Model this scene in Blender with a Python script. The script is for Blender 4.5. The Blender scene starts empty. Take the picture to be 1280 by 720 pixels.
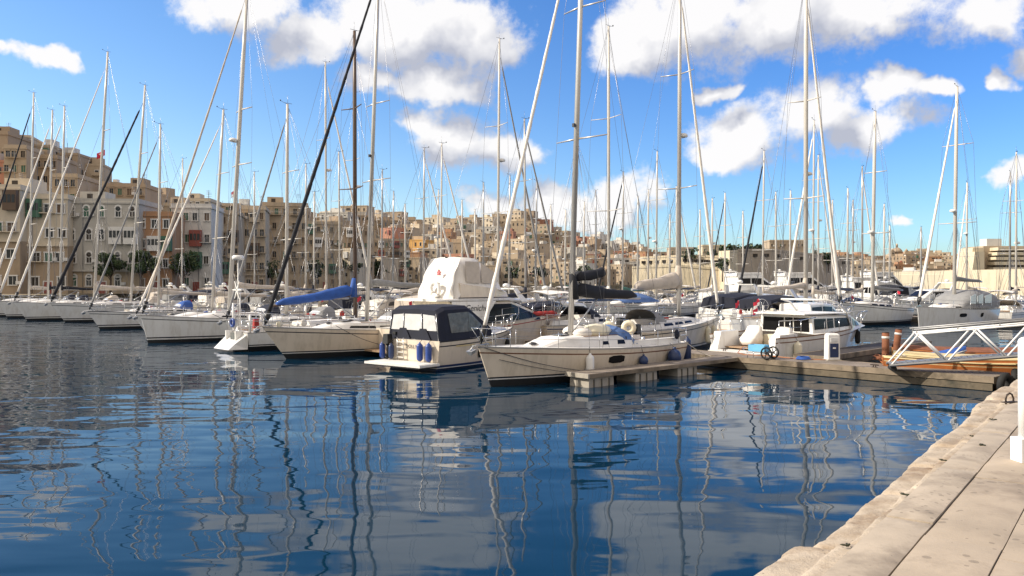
import bpy, bmesh, math, random
from mathutils import Vector, Matrix

# ------------------------------------------------------------------ camera, sky, sun, exposure
R = math.radians
scene = bpy.context.scene
COL = scene.collection
random.seed(7)

EYE = 3.8            # eye height above the water
F = 985.0            # focal length in photo pixels (photo 1280 wide)
HOR = 352.0          # row of the horizon in the photo

cam_data = bpy.data.cameras.new("camera")
cam = bpy.data.objects.new("camera", cam_data)
COL.objects.link(cam)
cam.location = (0, 0, EYE)
cam.rotation_euler = (R(90), 0, 0)
cam_data.sensor_width = 36
cam_data.lens = F / 1280 * 36
cam_data.shift_y = -(360 - HOR) / 1280
cam_data.clip_start = 0.1
cam_data.clip_end = 5000
scene.camera = cam

SUN_EL = 33.0
SUN_DIR = Vector((-math.cos(R(SUN_EL)) * 0.997, math.cos(R(SUN_EL)) * -0.08, math.sin(R(SUN_EL))))  # towards the sun
sun_data = bpy.data.lights.new("sun", 'SUN')
sun_data.energy = 5.0
sun_data.angle = R(0.55)
sun_data.color = (1.0, 0.90, 0.76)
sun = bpy.data.objects.new("sun", sun_data)
COL.objects.link(sun)
sun.rotation_euler = (-SUN_DIR).to_track_quat('-Z', 'Y').to_euler()

scene.view_settings.view_transform = 'Standard'
scene.view_settings.look = 'None'
scene.view_settings.gamma = 1.0
scene.view_settings.use_curve_mapping = False
scene.view_settings.exposure = 0.28
scene.cycles.max_bounces = 6
scene.cycles.diffuse_bounces = 3
scene.cycles.glossy_bounces = 4
scene.cycles.transparent_max_bounces = 6
scene.cycles.caustics_reflective = False
scene.cycles.caustics_refractive = False


def az_el(px, py):
    az = math.atan((px - 640) / F)
    return az, math.atan((HOR - py) / F * math.cos(az))


def make_world():
    w = bpy.data.worlds.new("World")
    scene.world = w
    w.use_nodes = True
    nt = w.node_tree
    N, L = nt.nodes, nt.links
    bg = N["Background"]
    bg.inputs["Strength"].default_value = 0.09

    def node(t, **kw):
        n = N.new(t)
        for k, v in kw.items():
            setattr(n, k, v)
        return n

    def mth(op, a, b=None, c=None, clamp=False):
        n = node("ShaderNodeMath", operation=op)
        n.use_clamp = clamp
        for i, v in enumerate((a, b, c)):
            if v is None:
                continue
            if isinstance(v, (int, float)):
                n.inputs[i].default_value = v
            else:
                L.new(v, n.inputs[i])
        return n.outputs[0]

    def smooth(x, lo, hi, a=0.0, b=1.0):
        n = node("ShaderNodeMapRange", interpolation_type='SMOOTHSTEP')
        L.new(x, n.inputs[0])
        for i, v in enumerate((lo, hi, a, b)):
            n.inputs[i + 1].default_value = v
        return n.outputs[0]

    def mix(fac, a, b):
        n = node("ShaderNodeMix", data_type='RGBA')
        if isinstance(fac, (int, float)):
            n.inputs[0].default_value = fac
        else:
            L.new(fac, n.inputs[0])
        for idx, v in ((6, a), (7, b)):
            if isinstance(v, tuple):
                n.inputs[idx].default_value = (*v, 1)
            else:
                L.new(v, n.inputs[idx])
        return n.outputs[2]

    sky = node("ShaderNodeTexSky", sky_type='NISHITA')
    sky.sun_disc = False
    sky.sun_elevation = R(SUN_EL)
    sky.sun_rotation = math.atan2(SUN_DIR.x, SUN_DIR.y)
    sky.air_density = 1.0
    sky.dust_density = 0.6
    sky.ozone_density = 2.2
    hs = node("ShaderNodeHueSaturation")
    hs.inputs["Hue"].default_value = SKY_HUE
    hs.inputs["Saturation"].default_value = SKY_SAT
    hs.inputs["Value"].default_value = SKY_VAL
    L.new(sky.outputs[0], hs.inputs["Color"])

    tc = node("ShaderNodeTexCoord")
    sep = node("ShaderNodeSeparateXYZ")
    L.new(tc.outputs["Generated"], sep.inputs[0])
    az = mth('ARCTAN2', sep.outputs[0], sep.outputs[1])
    el = mth('ARCSINE', sep.outputs[2])
    comb = node("ShaderNodeCombineXYZ")
    L.new(az, comb.inputs[0]); L.new(el, comb.inputs[1])
    V = comb.outputs[0]

    def noise(vec, scale, detail, rough, offset=None):
        if offset:
            a = node("ShaderNodeVectorMath", operation='ADD')
            L.new(vec, a.inputs[0]); a.inputs[1].default_value = offset
            vec = a.outputs[0]
        n = node("ShaderNodeTexNoise")
        n.inputs["Scale"].default_value = scale
        n.inputs["Detail"].default_value = detail
        n.inputs["Roughness"].default_value = rough
        L.new(vec, n.inputs["Vector"])
        return n

    # warp the directions a little so that cloud outlines billow
    wn = noise(V, 7.5, 5, 0.6)
    sub = node("ShaderNodeVectorMath", operation='SUBTRACT')
    L.new(wn.outputs["Color"], sub.inputs[0]); sub.inputs[1].default_value = (0.5, 0.5, 0.5)
    scl = node("ShaderNodeVectorMath", operation='MULTIPLY_ADD')
    L.new(sub.outputs[0], scl.inputs[0]); scl.inputs[1].default_value = (0.15, 0.10, 0)
    L.new(V, scl.inputs[2])
    W = scl.outputs[0]
    lit_at = node("ShaderNodeVectorMath", operation='ADD')       # the same field a step nearer to the sun: thinner there means a lit flank
    L.new(W, lit_at.inputs[0]); lit_at.inputs[1].default_value = (-0.035, 0.040, 0)
    fields = []
    for src in (W, lit_at.outputs[0]):
      best = None
      for px, py, rx, ry in CLOUDS:
        ca, ce = az_el(px, py)
        a2, e2 = az_el(px + rx, py)
        a3, e3 = az_el(px, py - ry)
        sx, sy = 1 / abs(a2 - ca), 1 / abs(e3 - ce)
        m = node("ShaderNodeVectorMath", operation='MULTIPLY_ADD')
        L.new(src, m.inputs[0]); m.inputs[1].default_value = (sx, sy, 0); m.inputs[2].default_value = (-ca * sx, -ce * sy, 0)
        ln = node("ShaderNodeVectorMath", operation='LENGTH')
        L.new(m.outputs[0], ln.inputs[0])
        if best is None:
            best = ln.outputs["Value"]
        else:
            n = node("ShaderNodeMath", operation='SMOOTH_MIN')
            L.new(best, n.inputs[0]); L.new(ln.outputs["Value"], n.inputs[1]); n.inputs[2].default_value = 0.25
            best = n.outputs[0]
      fields.append(best)
    best, best_lit = fields
    fine = noise(V, 8.5, 12, 0.67).outputs[0]
    fine_lit = noise(V, 8.5, 4, 0.55, (0.020, -0.026, 0)).outputs[0]
    fine_flat = noise(V, 8.5, 4, 0.55).outputs[0]
    dens = mth('ADD', mth('SUBTRACT', 1.0, best), mth('MULTIPLY', mth('SUBTRACT', fine, 0.5), 2.3))
    cover = smooth(dens, -0.06, 0.46)
    # billows: brighter where the cloud thins towards the light (up and left), greyer deep inside
    relief = mth('MULTIPLY', mth('SUBTRACT', fine_lit, fine_flat), -3.2)
    body = smooth(best, 0.2, 1.0)                       # 0 deep inside, 1 at the rim
    flank = mth('MULTIPLY', mth('SUBTRACT', best_lit, best), 1.5)
    shade = mth('ADD', mth('ADD', mth('MULTIPLY', body, 0.25), flank), mth('ADD', mth('MULTIPLY', relief, 0.75), 0.30), clamp=True)
    light = mix(shade, CLOUD_DARK, CLOUD_LIGHT)
    # added fill light: unseen warm broken cloud behind the viewer and overhead
    nb = noise(tc.outputs["Generated"], 2.6, 6, 0.6).outputs[0]
    back = mth('MAXIMUM', smooth(sep.outputs[1], 0.10, -0.25), smooth(el, 0.75, 1.0))
    bcov = mth('MULTIPLY', back, smooth(nb, 0.34, 0.50))
    # deeper blue towards the horizon than the model gives
    tint = mix(smooth(el, 0.02, 0.40), SKY_LOW, SKY_HIGH)
    tm = node("ShaderNodeMix", data_type='RGBA', blend_type='MULTIPLY')
    tm.inputs[0].default_value = 1.0
    L.new(hs.outputs[0], tm.inputs[6]); L.new(tint, tm.inputs[7])
    side = mix(smooth(az, -0.55, 0.5), SKY_SUNWARD, SKY_AWAY)     # paler towards the sun, deeper away from it
    tm2 = node("ShaderNodeMix", data_type='RGBA', blend_type='MULTIPLY')
    tm2.inputs[0].default_value = 1.0
    L.new(tm.outputs[2], tm2.inputs[6]); L.new(side, tm2.inputs[7])
    col = mix(mth('MULTIPLY', cover, 0.97), tm2.outputs[2], light)
    col = mix(bcov, col, CLOUD_FILL)
    L.new(col, bg.inputs["Color"])


SKY_HUE, SKY_SAT, SKY_VAL = 0.507, 1.25, 1.6
CLOUD_DARK = (4.7, 4.9, 5.7)
CLOUD_LIGHT = (9.3, 9.15, 9.1)
CLOUD_FILL = (9.5, 8.5, 7.5)
SKY_LOW, SKY_HIGH = (0.88, 0.97, 1.06), (0.80, 0.95, 1.08)
SKY_SUNWARD, SKY_AWAY = (1.32, 1.18, 1.06), (0.74, 0.88, 1.04)
CLOUDS = [
    (300, 0, 95, 40), (385, 45, 60, 42), (500, 30, 140, 62), (590, 60, 70, 70), (455, 95, 50, 32), (545, 105, 80, 35),
    (555, 178, 85, 46), (625, 195, 65, 34), (510, 160, 40, 30),
    (780, 50, 60, 48), (850, 25, 110, 66), (960, 30, 120, 62), (1090, 25, 130, 50), (1220, 20, 80, 44),
    (945, 172, 82, 44), (1015, 140, 72, 48), (1085, 165, 85, 36), (1118, 112, 42, 30), (1165, 112, 40, 16), (895, 195, 45, 22),
    (905, 108, 40, 15), (1268, 92, 24, 22), (1268, 226, 28, 24), (1135, 268, 16, 7), (42, 72, 44, 20), (10, 66, 20, 14),
    (610, 255, 45, 22), (690, 255, 40, 26), (785, 250, 50, 36), (735, 268, 40, 22), (46, 180, 14, 8),
    (1330, 40, 60, 50), (-60, 150, 40, 20),
]
make_world()
# ------------------------------------------------------------------ materials
MATS = {}


def mat(name, color, rough=0.5, metal=0.0, var=0.0, scale=3.0, bump=0.0, bscale=20.0, dirt=None, dirt_scale=1.2, dirt_amt=0.5,
        stretch=None, coat=0.0, spec=0.5, pits=0.0, pit_scale=14.0):
    """Principled material; colour broken up by noise in object space, optional stains and bump."""
    m = bpy.data.materials.new(name)
    m.use_nodes = True
    nt = m.node_tree
    N, L = nt.nodes, nt.links
    p = N["Principled BSDF"]
    p.inputs["Base Color"].default_value = (*color, 1)
    p.inputs["Roughness"].default_value = rough
    p.inputs["Metallic"].default_value = metal
    p.inputs["Coat Weight"].default_value = coat
    p.inputs["Specular IOR Level"].default_value = spec
    tc = N.new("ShaderNodeTexCoord")
    vec = tc.outputs["Object"]
    if stretch:
        mp = N.new("ShaderNodeMapping"); mp.inputs["Scale"].default_value = stretch
        L.new(vec, mp.inputs[0]); vec = mp.outputs[0]

    def noise(s, d=4, r=0.6):
        n = N.new("ShaderNodeTexNoise")
        n.inputs["Scale"].default_value = s; n.inputs["Detail"].default_value = d; n.inputs["Roughness"].default_value = r
        L.new(vec, n.inputs["Vector"])
        return n.outputs[0]
    src = None
    if var > 0:
        mr = N.new("ShaderNodeMapRange")
        L.new(noise(scale), mr.inputs[0])
        mr.inputs[1].default_value = 0.25; mr.inputs[2].default_value = 0.75
        mr.inputs[3].default_value = 1 - var; mr.inputs[4].default_value = 1 + var
        mx = N.new("ShaderNodeVectorMath"); mx.operation = 'SCALE'
        mx.inputs[0].default_value = color
        L.new(mr.outputs[0], mx.inputs["Scale"])
        src = mx.outputs[0]
    if dirt is not None:
        mr = N.new("ShaderNodeMapRange")
        L.new(noise(dirt_scale, 7, 0.68), mr.inputs[0])
        mr.inputs[1].default_value = 0.48; mr.inputs[2].default_value = 0.72
        mr.inputs[3].default_value = 0; mr.inputs[4].default_value = dirt_amt
        mx = N.new("ShaderNodeMix"); mx.data_type = 'RGBA'
        L.new(mr.outputs[0], mx.inputs[0])
        if src: L.new(src, mx.inputs[6])
        else: mx.inputs[6].default_value = (*color, 1)
        mx.inputs[7].default_value = (*dirt, 1)
        src = mx.outputs[2]
    if pits > 0:      # small dark holes and chips, gathered in patches
        vo = N.new("ShaderNodeTexVoronoi"); vo.inputs["Scale"].default_value = pit_scale; vo.inputs["Randomness"].default_value = 1.0
        L.new(vec, vo.inputs["Vector"])
        th = N.new("ShaderNodeMapRange"); L.new(noise(2.2, 3, 0.6), th.inputs[0])
        th.inputs[1].default_value = 0.42; th.inputs[2].default_value = 0.75; th.inputs[3].default_value = 0.0; th.inputs[4].default_value = 0.42
        lt = N.new("ShaderNodeMath"); lt.operation = 'LESS_THAN'; L.new(vo.outputs["Distance"], lt.inputs[0]); L.new(th.outputs[0], lt.inputs[1])
        sc = N.new("ShaderNodeMath"); sc.operation = 'MULTIPLY'; L.new(lt.outputs[0], sc.inputs[0]); sc.inputs[1].default_value = pits
        mx = N.new("ShaderNodeMix"); mx.data_type = 'RGBA'; L.new(sc.outputs[0], mx.inputs[0])
        if src: L.new(src, mx.inputs[6])
        else: mx.inputs[6].default_value = (*color, 1)
        mx.inputs[7].default_value = tuple(q * .30 for q in color) + (1,)
        src = mx.outputs[2]
    if src:
        L.new(src, p.inputs["Base Color"])
    if bump > 0:
        b = N.new("ShaderNodeBump"); b.inputs["Strength"].default_value = bump; b.inputs["Distance"].default_value = 0.02
        L.new(noise(bscale, 5, 0.65), b.inputs["Height"])
        L.new(b.outputs[0], p.inputs["Normal"])
    MATS[name] = m
    return m


# boats
mat('gelcoat', (0.74, 0.73, 0.70), 0.22, var=0.05, scale=0.8, dirt=(0.40, 0.35, 0.26), dirt_scale=1.3, dirt_amt=0.42, stretch=(2.2, 2.2, 0.5), coat=0.3)
mat('cream_gelcoat', (0.70, 0.61, 0.49), 0.25, var=0.05, scale=0.8, dirt=(0.36, 0.30, 0.21), dirt_scale=1.3, dirt_amt=0.42, stretch=(2.2, 2.2, 0.5), coat=0.3)
mat('grey_gelcoat', (0.55, 0.55, 0.55), 0.25, var=0.05, coat=0.3)
mat('deck', (0.72, 0.70, 0.66), 0.55, var=0.08, scale=2.0, dirt=(0.45, 0.41, 0.34), dirt_scale=1.5, dirt_amt=0.35)
mat('teak', (0.30, 0.20, 0.12), 0.65, var=0.25, scale=4, stretch=(1, 14, 1))
mat('toerail', (0.42, 0.40, 0.37), 0.45, 0.4, var=0.1)
mat('wood_rail', (0.22, 0.11, 0.05), 0.4, var=0.25, scale=5)
mat('antifoul_black', (0.012, 0.013, 0.015), 0.6, var=0.3)
mat('antifoul_blue', (0.015, 0.03, 0.08), 0.6, var=0.3)
mat('stripe_dark', (0.02, 0.022, 0.03), 0.35)
mat('stripe_navy', (0.02, 0.035, 0.10), 0.35)
mat('stripe_red', (0.35, 0.03, 0.03), 0.35)
mat('stripe_brown', (0.16, 0.07, 0.035), 0.4)
mat('window_dark', (0.010, 0.010, 0.011), 0.15, spec=0.2)
mat('alu', (0.54, 0.52, 0.49), 0.38, 0.55, var=0.06)
mat('alu_grey', (0.42, 0.42, 0.42), 0.4, 0.6, var=0.06)
mat('mast_white', (0.58, 0.55, 0.50), 0.35, var=0.04)
mat('mast_brown', (0.10, 0.065, 0.045), 0.45, var=0.2, scale=2)
mat('wire', (0.20, 0.20, 0.21), 0.35, 0.7)
mat('steel', (0.62, 0.62, 0.62), 0.2, 0.9)
mat('rope', (0.62, 0.58, 0.50), 0.9)
mat('rope_dark', (0.06, 0.06, 0.07), 0.9)
mat('black_canvas', (0.012, 0.013, 0.018), 0.85, var=0.3, scale=3, bump=0.6, bscale=5)
mat('navy_canvas', (0.0065, 0.009, 0.022), 0.8, var=0.25, scale=3, bump=0.5, bscale=5)
mat('blue_canvas', (0.025, 0.09, 0.34), 0.8, var=0.25, scale=2.5, bump=0.6, bscale=5)
mat('denim_canvas', (0.08, 0.15, 0.33), 0.85, var=0.3, scale=3, bump=0.6, bscale=5)
mat('beige_canvas', (0.50, 0.44, 0.37), 0.85, var=0.15, scale=2.5, bump=0.6, bscale=5)
mat('grey_canvas', (0.24, 0.24, 0.24), 0.85, var=0.15, scale=2.5, bump=0.5, bscale=5)
mat('white_canvas', (0.76, 0.72, 0.66), 0.75, var=0.08, scale=2.5, bump=1.0, bscale=3.2)
mat('red_canvas', (0.38, 0.035, 0.03), 0.8, var=0.2)
mat('faded_red', (0.55, 0.16, 0.17), 0.8)
mat('green_canvas', (0.05, 0.16, 0.13), 0.8, var=0.2)
mat('vinyl', (0.62, 0.63, 0.63), 0.12, var=0.12, scale=2.5, bump=0.5, bscale=4, spec=0.7)
mat('vinyl_dark', (0.10, 0.10, 0.10), 0.2, var=0.4, scale=4, bump=0.4, bscale=4, spec=0.35)
mat('black_plastic', (0.015, 0.015, 0.016), 0.4)
mat('white_plastic', (0.76, 0.75, 0.72), 0.35, var=0.04)
mat('cream_plastic', (0.72, 0.66, 0.50), 0.45, var=0.08)
mat('navy_plastic', (0.014, 0.032, 0.10), 0.4, var=0.15)
mat('blue_plastic', (0.02, 0.055, 0.24), 0.35, var=0.1)
mat('pale_blue', (0.16, 0.48, 0.74), 0.5, var=0.1)
mat('red_cloth', (0.60, 0.03, 0.06), 0.8, var=0.1)
mat('white_cloth', (0.78, 0.76, 0.74), 0.8)
mat('orange_paint', (0.42, 0.135, 0.035), 0.45, var=0.15, dirt=(0.30, 0.10, 0.03), dirt_amt=0.5)
mat('red_paint', (0.34, 0.045, 0.025), 0.5, var=0.2, dirt=(0.14, 0.03, 0.02), dirt_amt=0.5)
mat('yellow_paint', (0.62, 0.50, 0.27), 0.5, var=0.15)
mat('varnish', (0.34, 0.16, 0.06), 0.3, var=0.3, scale=3, stretch=(1, 6, 6))
mat('rust', (0.20, 0.075, 0.035), 0.85, var=0.35, scale=5, bump=0.4)
mat('rubber', (0.014, 0.014, 0.014), 0.85, var=0.3)
# pontoon and quay
mat('pontoon_concrete', (0.36, 0.33, 0.28), 0.85, var=0.14, scale=1.5, dirt=(0.17, 0.15, 0.12), dirt_scale=1.3, dirt_amt=0.7, bump=0.4, bscale=14)
mat('pontoon_wet', (0.10, 0.09, 0.07), 0.55, var=0.3, scale=2.5, bump=0.4, bscale=14)
mat('planks', (0.23, 0.19, 0.15), 0.8, var=0.3, scale=2.0, stretch=(1, 1, 1), bump=0.5, bscale=9, dirt=(0.10, 0.085, 0.07), dirt_amt=0.6)
mat('timber_side', (0.235, 0.185, 0.13), 0.8, var=0.3, scale=2.0, dirt=(0.055, 0.045, 0.03), dirt_scale=1.1, dirt_amt=0.95, bump=0.4, bscale=9)
mat('wet_planks', (0.045, 0.036, 0.03), 0.7, var=0.35, scale=2.5, bump=0.4, bscale=9)
mat('wet_timber', (0.12, 0.095, 0.062), 0.7, var=0.35, scale=2.2, dirt=(0.03, 0.03, 0.02), dirt_scale=1.2, dirt_amt=0.95, bump=0.5, bscale=9)
mat('white_steel', (0.80, 0.80, 0.79), 0.35, var=0.03)
mat('grey_steel', (0.28, 0.28, 0.28), 0.45, 0.5, var=0.1)
mat('iron', (0.05, 0.035, 0.028), 0.7, 0.3, var=0.3)
mat('weed', (0.03, 0.032, 0.015), 0.85, var=0.4, scale=5, bump=0.6)
# town
LIME = (0.45, 0.36, 0.255)
TONES = {
    'limestone': LIME, 'pale_limestone': (0.55, 0.455, 0.335), 'brown_limestone': (0.385, 0.295, 0.205), 'grey_render': (0.47, 0.445, 0.395),
    'white_render': (0.62, 0.60, 0.56), 'terracotta_render': (0.40, 0.23, 0.13), 'ochre_render': (0.62, 0.36, 0.12), 'pink_render': (0.44, 0.22, 0.15),
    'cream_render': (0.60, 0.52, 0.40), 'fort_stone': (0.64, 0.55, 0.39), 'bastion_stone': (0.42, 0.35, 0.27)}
for k, c in TONES.items():
    mat(k, c, 0.9, var=0.12, scale=0.25, dirt=tuple(x * 0.5 for x in c), dirt_scale=0.25, dirt_amt=0.7, stretch=(1, 1, 0.4), bump=0.25, bscale=2)
mat('pane', (0.03, 0.03, 0.03), 0.2, spec=0.3, var=0.3, scale=0.6)
mat('shutter_green', (0.05, 0.13, 0.08), 0.6)
mat('shutter_brown', (0.12, 0.075, 0.045), 0.6)
mat('shutter_red', (0.26, 0.07, 0.05), 0.6)
mat('white_trim', (0.68, 0.66, 0.62), 0.7)
mat('dark_opening', (0.045, 0.036, 0.028), 0.8)
mat('roof_tile', (0.33, 0.14, 0.08), 0.85, var=0.2, scale=1)
mat('bark', (0.10, 0.07, 0.05), 0.9, var=0.3, bump=0.6)
mat('leaf', (0.045, 0.075, 0.025), 0.7, var=0.5, scale=0.9)
mat('leaf_light', (0.075, 0.10, 0.035), 0.7, var=0.5, scale=0.9)
mat('leaf_dark', (0.025, 0.045, 0.022), 0.7, var=0.5, scale=0.9)


# ------------------------------------------------------------------ mesh builder
class MB:
    def __init__(s):
        s.v = []; s.f = []; s.m = []; s.sm = []; s.names = []

    def mi(s, name):
        if name not in s.names:
            s.names.append(name)
        return s.names.index(name)

    def add(s, verts, faces, m, smooth=False):
        b = len(s.v); i = s.mi(m)
        s.v.extend(tuple(v) for v in verts)
        for f in faces:
            s.f.append(tuple(b + k for k in f)); s.m.append(i); s.sm.append(smooth)
        return s

    def box(s, c, size, m, rot=0.0, taper=1.0):
        x, y, z = (k / 2 for k in size)
        vs = []
        for dz, t in ((-z, 1), (z, taper)):
            for dx, dy in ((-x, -y), (x, -y), (x, y), (-x, y)):
                dx *= t; dy *= t
                ca, sa = math.cos(rot), math.sin(rot)
                vs.append((c[0] + dx * ca - dy * sa, c[1] + dx * sa + dy * ca, c[2] + dz))
        return s.add(vs, [(0, 3, 2, 1), (4, 5, 6, 7), (0, 1, 5, 4), (1, 2, 6, 5), (2, 3, 7, 6), (3, 0, 4, 7)], m)

    def hexa(s, p, m):
        return s.add(p, [(0, 3, 2, 1), (4, 5, 6, 7), (0, 1, 5, 4), (1, 2, 6, 5), (2, 3, 7, 6), (3, 0, 4, 7)], m)

    def tube(s, pts, r, m, n=6, cap=True, smooth=True, aspect=1.0):
        pts = [Vector(p) for p in pts]
        rs = r if isinstance(r, (list, tuple)) else [r] * len(pts)
        rings = []
        for i, p in enumerate(pts):
            d = (pts[min(i + 1, len(pts) - 1)] - pts[max(i - 1, 0)])
            d = d.normalized() if d.length > 1e-9 else Vector((0, 0, 1))
            up = Vector((0, 0, 1)) if abs(d.z) < 0.95 else Vector((0, 1, 0))
            a = d.cross(up).normalized(); b = a.cross(d)
            rings.append([p + (a * math.cos(2 * math.pi * k / n) * aspect + b * math.sin(2 * math.pi * k / n)) * rs[i] for k in range(n)])
        return s.loft(rings, m, True, cap, smooth)

    def loft(s, rings, m, closed=True, cap=True, smooth=True, mats=None):
        """rings: lists of points; mats: material of each strip along the ring (else m)."""
        n = len(rings[0]); b = len(s.v)
        for ring in rings:
            s.v.extend(tuple(p) for p in ring)
        span = n if closed else n - 1
        for i in range(len(rings) - 1):
            for k in range(span):
                k2 = (k + 1) % n
                s.f.append((b + i * n + k, b + i * n + k2, b + (i + 1) * n + k2, b + (i + 1) * n + k))
                s.m.append(s.mi(mats[k] if mats else m)); s.sm.append(smooth)
        if cap:
            for i in (0, len(rings) - 1):
                s.f.append(tuple(b + i * n + k for k in range(n)))
                s.m.append(s.mi(m)); s.sm.append(False)
        return s

    def ball(s, c, r, m, nu=10, nv=7):
        r = r if isinstance(r, (list, tuple)) else (r, r, r)
        rings = []
        for j in range(nv + 1):
            t = math.pi * j / nv
            st = max(math.sin(t), 0.02)
            rings.append([(c[0] + r[0] * st * math.cos(2 * math.pi * k / nu), c[1] + r[1] * st * math.sin(2 * math.pi * k / nu), c[2] - r[2] * math.cos(t)) for k in range(nu)])
        return s.loft(rings, m)

    def torus(s, c, R_, r, axis, m, n=20, k=8):
        axis = Vector(axis).normalized()
        up = Vector((0, 0, 1)) if abs(axis.z) < 0.9 else Vector((1, 0, 0))
        a = axis.cross(up).normalized(); b = axis.cross(a)
        c = Vector(c); rings = []
        for i in range(n + 1):
            t = 2 * math.pi * i / n
            d = a * math.cos(t) + b * math.sin(t)
            rings.append([c + d * (R_ + r * math.cos(2 * math.pi * j / k)) + axis * (r * math.sin(2 * math.pi * j / k)) for j in range(k)])
        return s.loft(rings, m, cap=False)

    def disc(s, c, rad, axis, th, m, n=16):
        axis = Vector(axis).normalized(); c = Vector(c)
        return s.tube([c - axis * th / 2, c + axis * th / 2], rad, m, n=n, smooth=False)

    def poly(s, pts, normal, th, m):
        """flat polygon with thickness th along normal"""
        nrm = Vector(normal).normalized() * th
        a = [Vector(p) for p in pts]
        return s.loft([a, [p + nrm for p in a]], m, smooth=False)

    def build(s, name, parent=None, recalc=True):
        me = bpy.data.meshes.new(name)
        me.from_pydata(s.v, [], s.f)
        for nm in s.names:
            me.materials.append(MATS[nm])
        me.polygons.foreach_set("material_index", s.m)
        me.polygons.foreach_set("use_smooth", s.sm)
        if recalc:
            bm = bmesh.new(); bm.from_mesh(me)
            bmesh.ops.recalc_face_normals(bm, faces=bm.faces)
            bm.to_mesh(me); bm.free()
        me.update()
        o = bpy.data.objects.new(name, me)
        COL.objects.link(o)
        if parent is not None:
            o.parent = parent
        return o


def tag(o, label, cat, group=None):
    o["label"] = label; o["category"] = cat
    if group: o["group"] = group
    return o


def struct(o, label=None, cat=None, kind="structure"):
    o["kind"] = kind
    if label: o["label"] = label
    if cat: o["category"] = cat
    return o


def thing(name, label, cat, loc=(0, 0, 0), rz=0.0, group=None):
    o = bpy.data.objects.new(name, None)
    COL.objects.link(o)
    o.empty_display_size = 0.3
    o.location = loc; o.rotation_euler = (0, 0, rz)
    return tag(o, label, cat, group)


def kids(o):
    return [c for c in bpy.data.objects if c.parent == o]


def world(o, p):
    """a point of a thing's own space, in the world (things only turn about z)"""
    a = o.rotation_euler.z; l = o.location
    return Vector((l.x + p[0] * math.cos(a) - p[1] * math.sin(a), l.y + p[0] * math.sin(a) + p[1] * math.cos(a), l.z + p[2]))


def ground(px, py, z=0.0):
    Y = F * (EYE - z) / (py - HOR)
    return Vector(((px - 640) / F * Y, Y, z))


def at(px, py, Y):
    return Vector(((px - 640) / F * Y, Y, EYE - (py - HOR) / F * Y))


def lerp(a, b, t):
    return a + (b - a) * t


# marina axes: RW runs along the pontoon away to the left, UO points across it away from the camera
RW = Vector((-0.69, 0.7238, 0)); UO = Vector((0.7238, 0.69, 0))
P1 = Vector((10.2, 33.9, 0))
A_OUT = math.atan2(UO.y, UO.x)          # heading of boats whose bow points away
A_IN = A_OUT + math.pi                   # heading of boats whose bow points at the viewer's left


def berth(t, off, z=0.0):
    p = P1 + RW * t + UO * off
    return Vector((p.x, p.y, z))


def text_obj(name, body, size, mat_name, parent, loc, rot, shear=0.0, extrude=0.002):
    cu = bpy.data.curves.new(name, 'FONT')
    cu.body = body; cu.size = size; cu.shear = shear; cu.extrude = extrude
    cu.align_x = 'CENTER'; cu.align_y = 'CENTER'
    cu.materials.append(MATS[mat_name])
    tmp = bpy.data.objects.new(name + '_curve', cu)
    COL.objects.link(tmp)
    bpy.context.view_layer.update()
    me = bpy.data.meshes.new_from_object(tmp.evaluated_get(bpy.context.evaluated_depsgraph_get()))
    bpy.data.objects.remove(tmp); bpy.data.curves.remove(cu)
    o = bpy.data.objects.new(name, me)
    me.name = name
    COL.objects.link(o); o.parent = parent
    o.location = loc; o.rotation_euler = rot
    return o
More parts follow.
